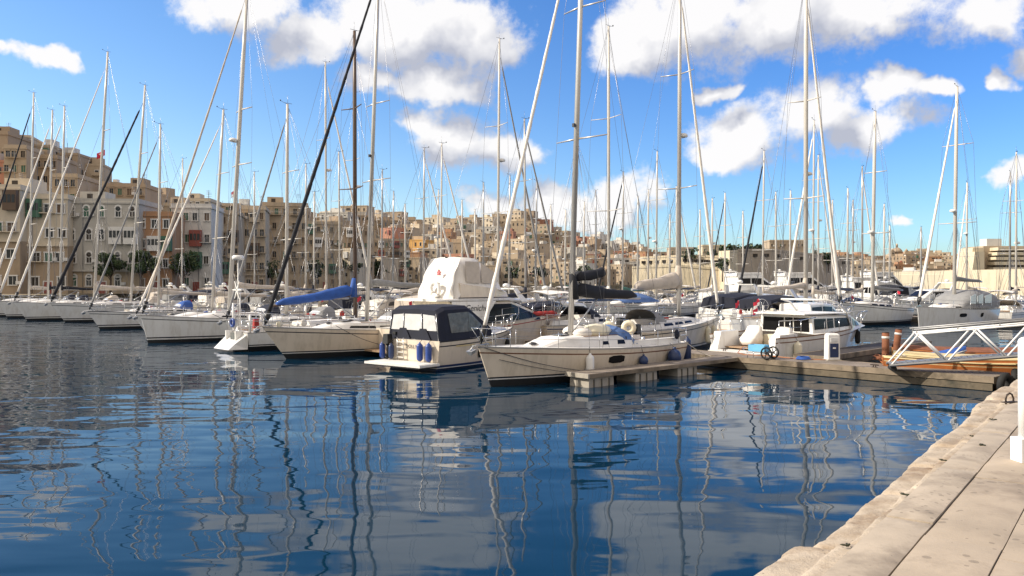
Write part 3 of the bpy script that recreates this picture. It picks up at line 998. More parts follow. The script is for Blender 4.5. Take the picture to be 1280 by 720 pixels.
# ---- motor boats
def cruiser(label, origin, head, L=10, B=3.4, bow=1.5, stern=1.1, hull='gelcoat', bands='black', canvas=None, style='hardtop', group=None, name='motor_cruiser',
            rail='toerail', ensign=False, det=1, fly=False, radar=True, roof_z=2.6, canopy_frac=0.45):
    """background motor cruiser: hull, raised foredeck, wheelhouse with raked screen, arch or flybridge, optional canvas"""
    root = thing(name, label, 'motorboat', origin, head, group)
    h = Hull(L, B, bow, stern, rake=L * 0.12, wt=0.90, transom=0.1, flare=0.78, full=2.6, smax=0.35, sag=0.0)
    h.mesh(hull, root, BANDS[bands], 'stripe_dark', N=20, rail=rail)
    h.deck(root)
    zd = h.stern
    hw = B / 2 * 0.80
    xa, xb, xc = L * 0.30, L * 0.58, L * 0.72
    zf = h.zs(0.7)
    st = [(xa, hw, hw * 0.88, zd - 0.03, roof_z), (lerp(xa, xb, .6), hw, hw * 0.88, zd, roof_z + 0.05), (xb, hw * 0.95, hw * 0.80, h.zs(.58) - 0.04, roof_z - 0.02),
          (xc, hw * 0.80, hw * 0.66, zf - 0.04, zf + 0.30), (L * 0.86, hw * 0.5, hw * 0.35, h.zs(.86) - 0.04, h.zs(.86) + 0.06)]
    house = House(st)
    hs = house.mesh(hull, root, 'wheelhouse', roof='gelcoat')
    for side in (1, -1):
        for a, b in ((xa + 0.15, lerp(xa, xb, .48)), (lerp(xa, xb, .52), xb - 0.05)):
            house.window(a, b, 0.45, 0.90, side).build('window', hs)
        house.window(xb + 0.05, xc - 0.25, 0.42, 0.80, side, slant1=-0.35).build('window', hs)
    m = MB()
    def scr(t, y):
        a, b = house.at(xb + 0.02), house.at(xc - 0.02)
        x = lerp(xb, xc, t); w = lerp(a[1], b[1], t) * y; z = lerp(a[3], b[3], t) + 0.075 * (1 - abs(y) * .8)
        return Vector((x + 0.02, w, z))
    m.loft([[scr(t, y) for y in (-.86, -.4, 0, .4, .86)] + [scr(t, y) - Vector((0.03, 0, 0.05)) for y in (.86, .4, 0, -.4, -.86)] for t in (0.12, 0.5, 0.88)], 'window_dark', smooth=False)
    m.build('windscreen', hs)
    m = MB()   # radar arch
    for sgn in ((1, -1) if radar else ()):
        m.hexa([(xa + .1, sgn * hw * .85, roof_z - .1), (xa + .7, sgn * hw * .85, roof_z - .1), (xa + .7, sgn * hw * .95, roof_z - .1), (xa + .1, sgn * hw * .95, roof_z - .1),
                (xa - .35, sgn * hw * .66, roof_z + .75), (xa - .05, sgn * hw * .66, roof_z + .75), (xa - .05, sgn * hw * .76, roof_z + .75), (xa - .35, sgn * hw * .76, roof_z + .75)], 'gelcoat')
    if radar:
        m.box((xa - .2, 0, roof_z + .78), (.36, hw * 1.5, .09), 'gelcoat')
        m.ball((xa - .2, 0, roof_z + .98), (.24, .24, .16), 'white_plastic')
        m.tube([(xa - .2, hw * .5, roof_z + .8), (xa - .5, hw * .5, roof_z + 2.2)], .012, 'white_plastic', n=4)
        m.build('radar_arch', root)
    if fly:
        s2 = [(xa - .2, hw * .84, hw * .86, roof_z - .02, roof_z + .55), (xb - .3, hw * .8, hw * .82, roof_z - .02, roof_z + .6), (xb + .2, hw * .55, hw * .5, roof_z - .02, roof_z + .25)]
        House(s2).mesh('gelcoat', root, 'flybridge', crown=-0.2)
    if canvas:
        m = MB()
        House([(.12, hw * 1.02, hw * 1.0, zd - .03, zd + .5), (xa - .02, hw * 1.04, hw * 1.02, zd - .03, zd + .5)]).mesh('gelcoat', root, 'cockpit_side', crown=-.2)
        z5 = zd + .5
        c = [(0.25, hw * .95, hw * .82, z5, roof_z - .2), (xa * .6, hw * .98, hw * .9, z5, roof_z + .02), (xa + .12, hw * 1.01, hw * .92, z5 + .02, roof_z + .04)]
        House(c).mesh(canvas, root, 'canopy', crown=0.12)
        hc = House(c)
        for side in (1, -1):
            hc.window(0.55, xa - 0.2, 0.45, 0.85, side, 'vinyl_dark').build('canopy_window', root)
    m = MB(); m.box((-0.35, 0, 0.28), (0.9, B * 0.8, 0.08), 'teak'); m.build('swim_platform', root)
    guard_rails(h, root, L * 0.45, L * 0.9, step=1.4, height=0.55, n_lines=1, pushpit=False, r=0.016)
    if ensign:
        flag_on(root, (0.05, hw * .6, zd), 1.1, 'red_cloth')
    return root, h, house
# ------------------------------------------------------------------ water
from mathutils import noise as mnoise


def make_water():
    m = bpy.data.materials.new('harbour_water'); m.use_nodes = True
    nt = m.node_tree; N, L = nt.nodes, nt.links
    p = N["Principled BSDF"]
    p.inputs["Base Color"].default_value = (0.001, 0.022, 0.048, 1)
    p.inputs["Roughness"].default_value = 0.025
    p.inputs["IOR"].default_value = 1.24
    tc = N.new("ShaderNodeTexCoord")

    def layer(scale, rot, sx, sy, detail, rough=0.5, dist=0.4):
        mp = N.new("ShaderNodeMapping")
        mp.inputs["Rotation"].default_value = (0, 0, R(rot)); mp.inputs["Scale"].default_value = (sx, sy, 1)
        L.new(tc.outputs["Object"], mp.inputs[0])
        n = N.new("ShaderNodeTexNoise")
        n.inputs["Scale"].default_value = scale; n.inputs["Detail"].default_value = detail
        n.inputs["Roughness"].default_value = rough; n.inputs["Distortion"].default_value = dist
        L.new(mp.outputs[0], n.inputs["Vector"])
        return n.outputs[0]

    def add(a, b, wa, wb):
        n1 = N.new("ShaderNodeMath"); n1.operation = 'MULTIPLY'; n1.inputs[1].default_value = wa; L.new(a, n1.inputs[0]) if not isinstance(a, float) else None
        n2 = N.new("ShaderNodeMath"); n2.operation = 'MULTIPLY_ADD'; n2.inputs[1].default_value = wb; L.new(b, n2.inputs[0]); L.new(n1.outputs[0], n2.inputs[2])
        return n2.outputs[0]
    swell = layer(0.44, -14, 0.62, 1.0, 0.0, 0.4, 0.6)
    ripple = layer(1.25, 12, 0.50, 1.15, 0.0, 0.45, 0.6)
    fine = layer(3.6, -6, 0.40, 1.25, 0.5, 0.5, 0.4)
    patch = layer(0.05, 20, 1, 1, 2.0)
    # wind patches: the left of the harbour is more ruffled than the sheltered corner
    sepp = N.new("ShaderNodeSeparateXYZ"); L.new(tc.outputs["Object"], sepp.inputs[0])
    mr = N.new("ShaderNodeMapRange"); L.new(sepp.outputs[0], mr.inputs[0])
    mr.inputs[1].default_value = 8; mr.inputs[2].default_value = -26; mr.inputs[3].default_value = 0.6; mr.inputs[4].default_value = 2.4
    am = N.new("ShaderNodeMath"); am.operation = 'MULTIPLY'; L.new(mr.outputs[0], am.inputs[0]); 
    pm = N.new("ShaderNodeMapRange"); L.new(patch, pm.inputs[0]); pm.inputs[1].default_value = 0.35; pm.inputs[2].default_value = 0.65; pm.inputs[3].default_value = 0.35; pm.inputs[4].default_value = 1.15
    L.new(pm.outputs[0], am.inputs[1])
    rf = N.new("ShaderNodeMath"); rf.operation = 'MULTIPLY'; L.new(ripple, rf.inputs[0]); L.new(am.outputs[0], rf.inputs[1])
    ff = N.new("ShaderNodeMath"); ff.operation = 'MULTIPLY'; L.new(fine, ff.inputs[0]); L.new(am.outputs[0], ff.inputs[1])
    hgt = add(swell, rf.outputs[0], W_SWELL, W_RIPPLE)
    n3 = N.new("ShaderNodeMath"); n3.operation = 'MULTIPLY_ADD'; n3.inputs[1].default_value = W_FINE
    L.new(ff.outputs[0], n3.inputs[0]); L.new(hgt, n3.inputs[2])
    b = N.new("ShaderNodeBump"); b.inputs["Strength"].default_value = 1.0; b.inputs["Distance"].default_value = 1.0
    L.new(n3.outputs[0], b.inputs["Height"]); L.new(b.outputs[0], p.inputs["Normal"])
    MATS['harbour_water'] = m
    o = MB().add([(-2500, -60, 0), (2500, -60, 0), (2500, 3500, 0), (-2500, 3500, 0)], [(0, 1, 2, 3)], 'harbour_water').build('water', recalc=False)
    struct(o, 'rippled dark blue harbour water', 'water')


W_SWELL, W_RIPPLE, W_FINE = 0.048, 0.0125, 0.0012
make_water()

# ------------------------------------------------------------------ quay in front of the camera
mat('quay_stone', (0.385, 0.315, 0.235), 0.85, var=0.20, scale=1.3, dirt=(0.15, 0.115, 0.085), dirt_scale=0.9, dirt_amt=0.95, bump=0.22, bscale=38, pits=.45, pit_scale=9)
mat('quay_coping', (0.42, 0.35, 0.265), 0.8, var=0.16, scale=1.8, dirt=(0.17, 0.135, 0.10), dirt_scale=1.4, dirt_amt=0.9, bump=0.2, bscale=45, pits=.5, pit_scale=16)
mat('ledge_stone', (0.45, 0.375, 0.285), 0.9, var=0.24, scale=2.5, dirt=(0.20, 0.125, 0.065), dirt_scale=1.5, dirt_amt=0.85, bump=0.7, bscale=30, pits=.8, pit_scale=22)
mat('joint', (0.07, 0.058, 0.046), 0.95)
QD = Vector((0.6247, 0.7809, 0)); QN = Vector((0.7809, -0.6247, 0)); Q0 = Vector((1.77, 4.55, 0)); QZ = 2.1


def qp(a, b, z):
    p = Q0 + QD * a + QN * b
    return Vector((p.x, p.y, z))


def make_quay():
    # base under the paving
    m = MB(); pts = [qp(-12, 0.012, 0), qp(60, 0.012, 0), qp(60, 40, 0), qp(-12, 40, 0)]
    lo = [Vector((p.x, p.y, -1.5)) for p in pts]; hi = [Vector((p.x, p.y, QZ - 0.03)) for p in pts]
    m.hexa(lo + hi, 'joint'); struct(m.build('quay'), 'solid stone quay beneath the paving', 'quay')
    rnd = random.Random(3)
    # coping stones along the step
    def slab(m, a0, a1, b0, b1, matn, drop=0.0, seed=0, na=10, nb=3):
        gz = QZ + rnd.uniform(-0.004, 0.004) - drop
        top = []
        for i in range(na + 1):
            row = []
            for j in range(nb + 1):
                a = lerp(a0, a1, i / na); b = lerp(b0, b1, j / nb)
                w = 0.005 * (mnoise.noise((a * 3, b * 3, seed)))
                edge = -0.012 if j == 0 or j == nb or i in (0, na) else 0
                row.append(qp(a + (w if i in (0, na) else 0), b + (w * 0.8 if j in (0, nb) else 0), gz + edge + 0.004 * mnoise.noise((a * 2, b * 2, seed + 9))))
            top.append(row)
        m.loft(top, matn, closed=False, cap=False)
        ring = [top[0][j] for j in range(nb + 1)] + [top[i][nb] for i in range(1, na + 1)] + [top[na][j] for j in range(nb - 1, -1, -1)] + [top[i][0] for i in range(na - 1, 0, -1)]
        m.loft([ring, [Vector((p.x, p.y, p.z - (0.2 if b0 < 0.01 else 0.05))) for p in ring]], matn, cap=False, smooth=False)
    m = MB(); a = -6.0; k = 0
    while a < 34:
        ln = rnd.uniform(1.9, 3.4)
        slab(m, a + 0.004, a + ln - 0.004, 0.0, 0.30, 'quay_coping', seed=k, na=16, nb=4); a += ln; k += 1
    struct(m.build('quay_coping'), 'pale coping stones along the step of the quay', 'quay coping')
    m = MB()
    for b0, b1, l0 in ((0.313, 0.757, 2.3), (0.765, 1.55, 2.1), (1.565, 3.6, 2.6), (3.615, 6.5, 3.0), (6.52, 10, 3.0), (10.02, 16, 4)):
        a = -6 - rnd.uniform(0, 1.5)
        while a < 36:
            ln = l0 * rnd.uniform(0.85, 1.25)
            slab(m, a + 0.003, a + ln - 0.003, b0, b1, 'quay_stone', drop=0.004, seed=k, na=8, nb=5); a += ln; k += 1
    struct(m.build('quay_paving'), 'worn tan paving slabs of the quay', 'paving')
    # rough ledge below the step, its outer edge eaten by the sea
    m = MB(); rows = []
    na = 620; a0, a1 = -3.5, 27.5
    cuts = [-3.5]
    while cuts[-1] < 28: cuts.append(cuts[-1] + rnd.uniform(0.9, 2.3))
    offs = [rnd.uniform(-0.07, 0.06) for _ in cuts]; tilt = [rnd.uniform(-0.05, 0.02) for _ in cuts]
    for i in range(na + 1):
        a = lerp(a0, a1, i / na)
        k = max(j for j, c in enumerate(cuts) if c <= a + 1e-6)
        d = min(abs(a - cuts[k]), abs(a - cuts[min(k + 1, len(cuts) - 1)]))
        seam = math.exp(-(d / 0.03) ** 2)
        w = 0.60 + offs[k] + 0.05 * mnoise.noise((a * 0.7, 3.1, 0)) + 0.022 * mnoise.noise((a * 3.1, 1.7, 0)) + 0.016 * mnoise.noise((a * 9, 0.3, 0)) - 0.06 * seam
        row = []
        for j in range(17):
            v = j / 16; b = -0.004 - w * v
            z = 1.90 + tilt[k] * v + 0.016 * mnoise.noise((a * 1.4, b * 1.4, 5)) + 0.012 * mnoise.noise((a * 6, b * 6, 2)) + 0.010 * mnoise.noise((a * 17, b * 17, 4)) + 0.006 * mnoise.noise((a * 40, b * 40, 4))
            z -= 0.05 * seam * (0.3 + v)
            groove = math.exp(-((v - 0.46 - 0.06 * mnoise.noise((a * 1.1, 0, 8))) / 0.035) ** 2)
            z -= 0.028 * groove * (0.5 + 0.5 * mnoise.noise((a * 2, 7, 7)) + 0.3)
            z -= 0.07 * min(1, max(0, (v - 0.44 - 0.05 * mnoise.noise((a * 1.3, 2, 8)) - 0.03 * mnoise.noise((a * 7, 2, 8))) / 0.05))
            z -= 0.05 * max(0, (v - 0.86) / 0.14) ** 2
            row.append(qp(a, b, z))
        for dz, out in ((0.10, 0.03), (0.30, 0.04), (0.7, 0.02), (1.3, 0.0), (2.4, -0.02)):
            q = 0.05 * mnoise.noise((a * 3, dz * 4, 1))
            row.append(qp(a, -0.004 - w - out - q, row[16].z - dz))
        rows.append(row)
    m.loft(rows, 'ledge_stone', closed=False, cap=False)
    struct(m.build('quay_ledge'), 'rough eroded stone ledge at the water edge', 'ledge')


make_quay()
# mooring ring let into the coping
p = ground(1262, 503, QZ)
t = thing('mooring_ring', 'rusty iron mooring ring standing up from the quay paving', 'mooring ring', (p.x, p.y, QZ), 0.4)
m = MB(); m.tube([(-.075, 0, -.02), (-.08, 0, .05), (-.05, 0, .11), (0, 0, .13), (.05, 0, .11), (.08, 0, .05), (.075, 0, -.02)], 0.013, 'iron', n=7); m.build('ring', t)
m = MB(); m.box((0, 0, .006), (.24, .09, .012), 'iron'); m.build('base_plate', t)
# white post at the right edge of the picture
p = ground(1285.5, 578, QZ)
t = thing('white_post', 'white painted post on a square foot at the right edge of the quay', 'post', (p.x, p.y + .06, QZ), 0.05)
MB().box((0, 0, .11), (.16, .16, .22), 'white_steel').build('foot', t)
MB().tube([(0, 0, .22), (0, 0, 1.1)], 0.052, 'white_steel', n=14).build('shaft', t)
MB().ball((0, 0, 1.12), 0.056, 'white_steel').build('cap', t)

# a few dry leaves and seaweed scraps on the ledge
for i, (px, py, z) in enumerate(((1131, 618, 1.92), (1058, 682, 1.92), (1179, 575, 1.92), (1228, 556, QZ + .006), (1214, 545, 1.93), (1240, 524, QZ + .006))):
    p = ground(px, py, z)
    m = MB(); rnd = random.Random(i)
    for k in range(5):
        a = rnd.uniform(0, 6); l = rnd.uniform(.03, .07); o = Vector((rnd.uniform(-.012, .012), rnd.uniform(-.01, .01), 0))
        m.tube([o, o + Vector((math.cos(a) * l * .5, math.sin(a) * l * .5, .002)), o + Vector((math.cos(a) * l * .8, math.sin(a) * l * .8 + .01, 0))], [.006, .008, .004], 'weed', n=5)
    s = m.build('weed_scrap'); s.location = p
    tag(s, 'dark scrap of dried seaweed lying on the stone quay edge', 'seaweed', 'seaweed scraps on the quay')

# ------------------------------------------------------------------ pontoons
def pontoon(label, t0, t1, o0, o1, z=0.5, group=None, along=True, deckm='planks', floats=True, name='floating_pontoon', fl=2.6):
    org = berth(t0, o0); ang = math.atan2(RW.y, RW.x) if along else A_OUT
    root = thing(name, label, 'pontoon', org, ang, group)
    ln = (t1 - t0) if along else (o1 - o0); wd = (o1 - o0) if along else (t1 - t0)
    s = -1 if along else 1       # local y that points across
    m = MB(); n = max(2, int(ln / 0.24)); rnd = random.Random(int(abs(t0) * 10))
    if n < 160:
        for k in range(n):
            x = ln * (k + .5) / n
            m.box((x, s * wd / 2, z - .02 + rnd.uniform(-.004, .004)), (ln / n - .012, wd - .1, .04), deckm)
    else:
        m.box((ln / 2, s * wd / 2, z - .02), (ln, wd - .1, .04), deckm)
    m.build('deck', root)
    for y in (0.03, wd - .03):
        m = MB(); m.box((ln / 2, s * y, z - .10), (ln, .08, .22), 'timber_side'); m.build('fascia_beam', root)
        m = MB(); m.box((ln / 2, s * (y + (.02 if y < 1 else -.02)), z - .36), (ln - .1, .08, .24), 'wet_timber'); m.build('rubbing_beam', root)
    for x in (0.03, ln - .03):
        m = MB(); m.box((x, s * wd / 2, z - .12), (.08, wd - .1, .25), 'timber_side'); m.build('end_beam', root)
    if floats:
        m = MB(); k = max(1, int(ln / fl))
        for i in range(k):
            x = ln * (i + .5) / k
            m.box((x, s * wd / 2, z - .56), (ln / k - .35, wd - .28, .9), 'pontoon_wet')
        m.build('float', root)
    return root


main_pontoon = pontoon('long timber decked main pontoon with weathered sides leading off to the left', -9.3, 112, 0, 1.9)
# finger beside the nearest yacht, on blocky concrete floats
fa = ground(736, 468, .5); fb = berth(0.5, 0.0, .5)
d = Vector((fb.x - fa.x, fb.y - fa.y, 0)); ln = d.length
t = thing('finger_pontoon', 'short timber finger pontoon on grey concrete floats beside the nearest yacht', 'pontoon', (fa.x, fa.y, 0), math.atan2(d.y, d.x))
m = MB(); n = int(ln / .15)
for k in range(n):
    m.box((ln * (k + .5) / n, .55, .48), (ln / n - .012, 1.06, .04), 'planks')
m.build('deck', t)
for y in (0.03, 1.07):
    MB().box((ln / 2, y, .415), (ln, .07, .13), 'timber_side').build('fascia_beam', t)
m = MB(); m.box((-.03, .55, .43), (.08, 1.16, .16), 'pontoon_concrete'); m.build('end_beam', t)
for x, l in ((.75, 1.35), (3.3, 1.3), (5.9, 1.3)):
    if x < ln:
        m = MB(); m.box((x, .55, .09), (l, .96, .58), 'pontoon_concrete', taper=.97); m.box((x, .55, -.35), (l * .98, .94, .3), 'pontoon_wet')
        for k in (-.3, 0, .3):
            m.box((x + k * l, .06, .14), (.05, .03, .3), 'pontoon_wet')
        m.build('float', t)
pontoon('dark low finger pontoon beyond the white power pedestal', -2.5, -1.0, 2.0, 14.5, z=.62, along=False, deckm='wet_planks', name='finger_pontoon')
# pontoons of the rows behind
pontoon('second pontoon hidden between the yachts of the middle rows', -12, 120, 47.0, 49.4, name='floating_pontoon')
pontoon('third pontoon among the far yachts', -15, 130, 88.0, 90.4, name='floating_pontoon')

# ------------------------------------------------------------------ town: terrain, houses, forts
def interp(tab, x):
    if x <= tab[0][0]: return tab[0][1]
    for (a, b), (c, d_) in zip(tab, tab[1:]):
        if x <= c: return lerp(b, d_, (x - a) / (c - a))
    return tab[-1][1]


SHORE = [(-200, 128), (0, 142), (110, 152), (170, 165), (250, 188), (330, 220), (380, 255), (480, 340), (560, 400), (650, 450), (800, 510), (900, 530), (1060, 560), (1200, 600), (1500, 700)]
SKYLINE = [(-200, 150), (0, 168), (95, 192), (130, 225), (180, 240), (250, 254), (330, 252), (380, 266), (430, 268), (470, 266), (520, 276), (545, 279), (600, 276), (630, 271),
           (660, 268), (690, 285), (730, 296), (770, 304), (800, 313), (835, 322), (900, 318), (1060, 323), (1120, 320), (1215, 322), (1500, 326)]
DEPTH = [(-200, 50), (300, 70), (400, 150), (560, 190), (800, 210), (1060, 220), (1500, 240)]


def hill_z(px, f):
    """ground height at fraction f of the way from the shore to the ridge"""
    Y = interp(SHORE, px) + f * interp(DEPTH, px)
    Yr = interp(SHORE, px) + interp(DEPTH, px)
    ridge = EYE + (HOR - interp(SKYLINE, px)) / F * Yr - 9
    return Y, max(1.6, lerp(1.6, max(ridge, 2.5), max(0, f) ** 1.15))


mat('hill_ground', (0.22, 0.18, 0.12), 0.95, var=0.3, scale=.08, dirt=(0.07, 0.08, 0.035), dirt_scale=.05, dirt_amt=.8)
m = MB(); rows = []
for i in range(76):
    px = -200 + 1700 * i / 75
    row = []
    Y, z = hill_z(px, 0); row.append(((px - 640) / F * (Y - 9), Y - 9, -2)); row.append(((px - 640) / F * (Y - 9), Y - 9, 1.5))
    for f in (0, .2, .4, .6, .8, 1, 1.3):
        Y, z = hill_z(px, f); row.append(((px - 640) / F * Y, Y, z))
    Y += 120; row.append(((px - 640) / F * Y, Y, z - 12))
    rows.append(row)
m.loft(rows, 'hill_ground', closed=False, cap=False, smooth=False)
struct(m.build('hill'), 'hillside and far shore carrying the town', 'hill')


def small_house(name, label, group, px, Y, z, w, d, h, tone, rot, seed, floors=None, windows=True, extra=True, cat='house'):
    """a flat roofed house far off: walls, parapet, roof hut, dark openings, balconies, all one mesh"""
    rnd = random.Random(seed); m = MB()
    m.box((0, d / 2, h / 2 - 2), (w, d, h + 4), tone)
    m.box((0, d / 2, h + .3), (w + .3, d + .3, .6), tone)
    if extra and rnd.random() < .75:
        m.box((rnd.uniform(-.25, .25) * w, d * rnd.uniform(.4, .7), h + 1.6), (w * rnd.uniform(.25, .5), d * .4, 2.4), tone if rnd.random() < .6 else rnd.choice(['limestone', 'brown_limestone', 'white_render', 'grey_render']))
    if extra and rnd.random() < .5:
        m.box((rnd.uniform(-.4, .4) * w, d * .3, h + 1.1), (1.3, 1.3, 1.1), 'white_trim')
    if extra and rnd.random() < .4:
        x = rnd.uniform(-.4, .4) * w; m.tube([(x, d * .5, h), (x, d * .5, h + 4)], .07, 'wire', n=4)
    floors = floors or max(2, int(h / 3.3)); cols = max(2, int(w / 3.0))
    if windows:
        shut = rnd.choice(['dark_opening', 'pane', 'pane', 'shutter_green', 'shutter_red', 'dark_opening'])
        for f in range(floors):
            zf = h * (f + .5) / floors
            for c in range(cols):
                if rnd.random() < .16: continue
                x = w * ((c + .5) / cols - .5)
                ww, wh = rnd.choice([(.9, 1.5), (1.0, 2.0), (1.1, 1.3)])
                m.box((x, -.02, zf), (ww + .3, .10, wh + .3), 'white_trim' if rnd.random() < .18 else tone)
                m.box((x, -.05, zf), (ww, .12, wh), rnd.choice([shut, 'dark_opening', 'pane']))
                r = rnd.random()
                if r < .22: m.box((x, -.55, zf - wh / 2), (2.3, 1.1, .14), tone); m.box((x, -1.05, zf - wh / 2 + .45), (2.3, .06, .8), rnd.choice(['grey_steel', 'white_trim', tone]))
                elif r < .30: m.box((x, -.05, zf - .1), (2.5, .16, 2.3), 'dark_opening'); m.box((x, -.2, zf - .9), (2.6, .3, .9), tone)
                elif r < .36: m.box((x, -.45, zf), (1.7, .9, 2.3), rnd.choice(['shutter_green', 'white_trim', 'shutter_red']))
            for sx in (-1, 1):
                for c in range(max(1, int(d / 4.5))):
                    if rnd.random() < .5:
                        y = d * (c + .5) / max(1, int(d / 4.5))
                        m.box((sx * (w / 2 + .02), y, zf), (.12, .95, 1.5), 'dark_opening')
    o = m.build(name, recalc=False)
    o.location = ((px - 640) / F * Y, Y, z); o.rotation_euler = (0, 0, rot)
    return tag(o, label, cat, group)


ORD = ['first', 'second', 'third', 'fourth', 'fifth', 'sixth', 'seventh', 'eighth', 'ninth', 'tenth', 'eleventh', 'twelfth', 'thirteenth', 'fourteenth', 'fifteenth', 'sixteenth',
       'seventeenth', 'eighteenth', 'nineteenth', 'twentieth', 'twenty-first', 'twenty-second', 'twenty-third', 'twenty-fourth', 'twenty-fifth', 'twenty-sixth', 'twenty-seventh',
       'twenty-eighth', 'twenty-ninth', 'thirtieth', 'thirty-first', 'thirty-second', 'thirty-third', 'thirty-fourth', 'thirty-fifth', 'thirty-sixth', 'thirty-seventh', 'thirty-eighth', 'thirty-ninth', 'fortieth']
TONE_WORD = {'limestone': 'tan limestone', 'pale_limestone': 'pale limestone', 'brown_limestone': 'brown limestone', 'grey_render': 'grey rendered', 'white_render': 'white rendered',
             'terracotta_render': 'terracotta coloured', 'ochre_render': 'bright ochre', 'pink_render': 'dusty pink', 'cream_render': 'cream rendered', 'fort_stone': 'honey stone', 'bastion_stone': 'dark stone'}
ROW_WORD = ['waterfront row', 'second row up', 'third row up', 'fourth row up', 'fifth row up', 'ridge row']


def town(px0, px1, rows, group, place, seed, hmin, hmax, wmin, wmax, tones, row_f):
    rnd = random.Random(seed)
    for k in range(rows):
        px = px0 + rnd.uniform(0, 10); n = 0; cells = []
        while px < px1:
            Y, z = hill_z(px, row_f[k])
            w = rnd.uniform(wmin, wmax); wp = w / Y * F
            cells.append((px + wp / 2, w, rnd.uniform(hmin, hmax), rnd.choice(tones), rnd.uniform(-.85, .15) if px0 > 0 else rnd.uniform(-.4, .3), rnd.uniform(-5, 5)))
            px += wp * rnd.uniform(0.86, 1.06)
        for n, (pc, w, hh, tone, rot, dy) in enumerate(cells):
            Y, z = hill_z(pc, row_f[k]); 
            if abs(pc - 513) < 16 and k == 2 and place == 'central hill':
                continue
            small_house('hill_house', '%s house, %s from left in the %s, %s' % (TONE_WORD[tone], ORD[n], ROW_WORD[k if rows > 4 else k], place), group,
                        pc, Y + dy, z - 1, w, rnd.uniform(8, 12), hh, tone, rot, seed * 1000 + k * 50 + n)


LT = ['limestone'] * 5 + ['pale_limestone'] * 3 + ['brown_limestone'] * 4 + ['grey_render', 'white_render', 'cream_render', 'terracotta_render', 'pink_render']
town(388, 838, 6, 'houses crowding the central hill', 'central hill', 11, 9.5, 15, 10, 17, LT, [0.02, .2, .4, .6, .8, .98])
Y, z = hill_z(513, .4)
small_house('hill_house', 'bright ochre yellow house standing out halfway up the central hill', 'houses crowding the central hill', 513, Y - 6, z, 16, 12, 12, 'ochre_render', -.42, 5)
town(905, 1225, 4, 'houses of the far town on the right', 'far right town', 23, 10, 16, 12, 22, LT + ['terracotta_render', 'pink_render', 'pink_render'], [0.05, .35, .7, 1.0])


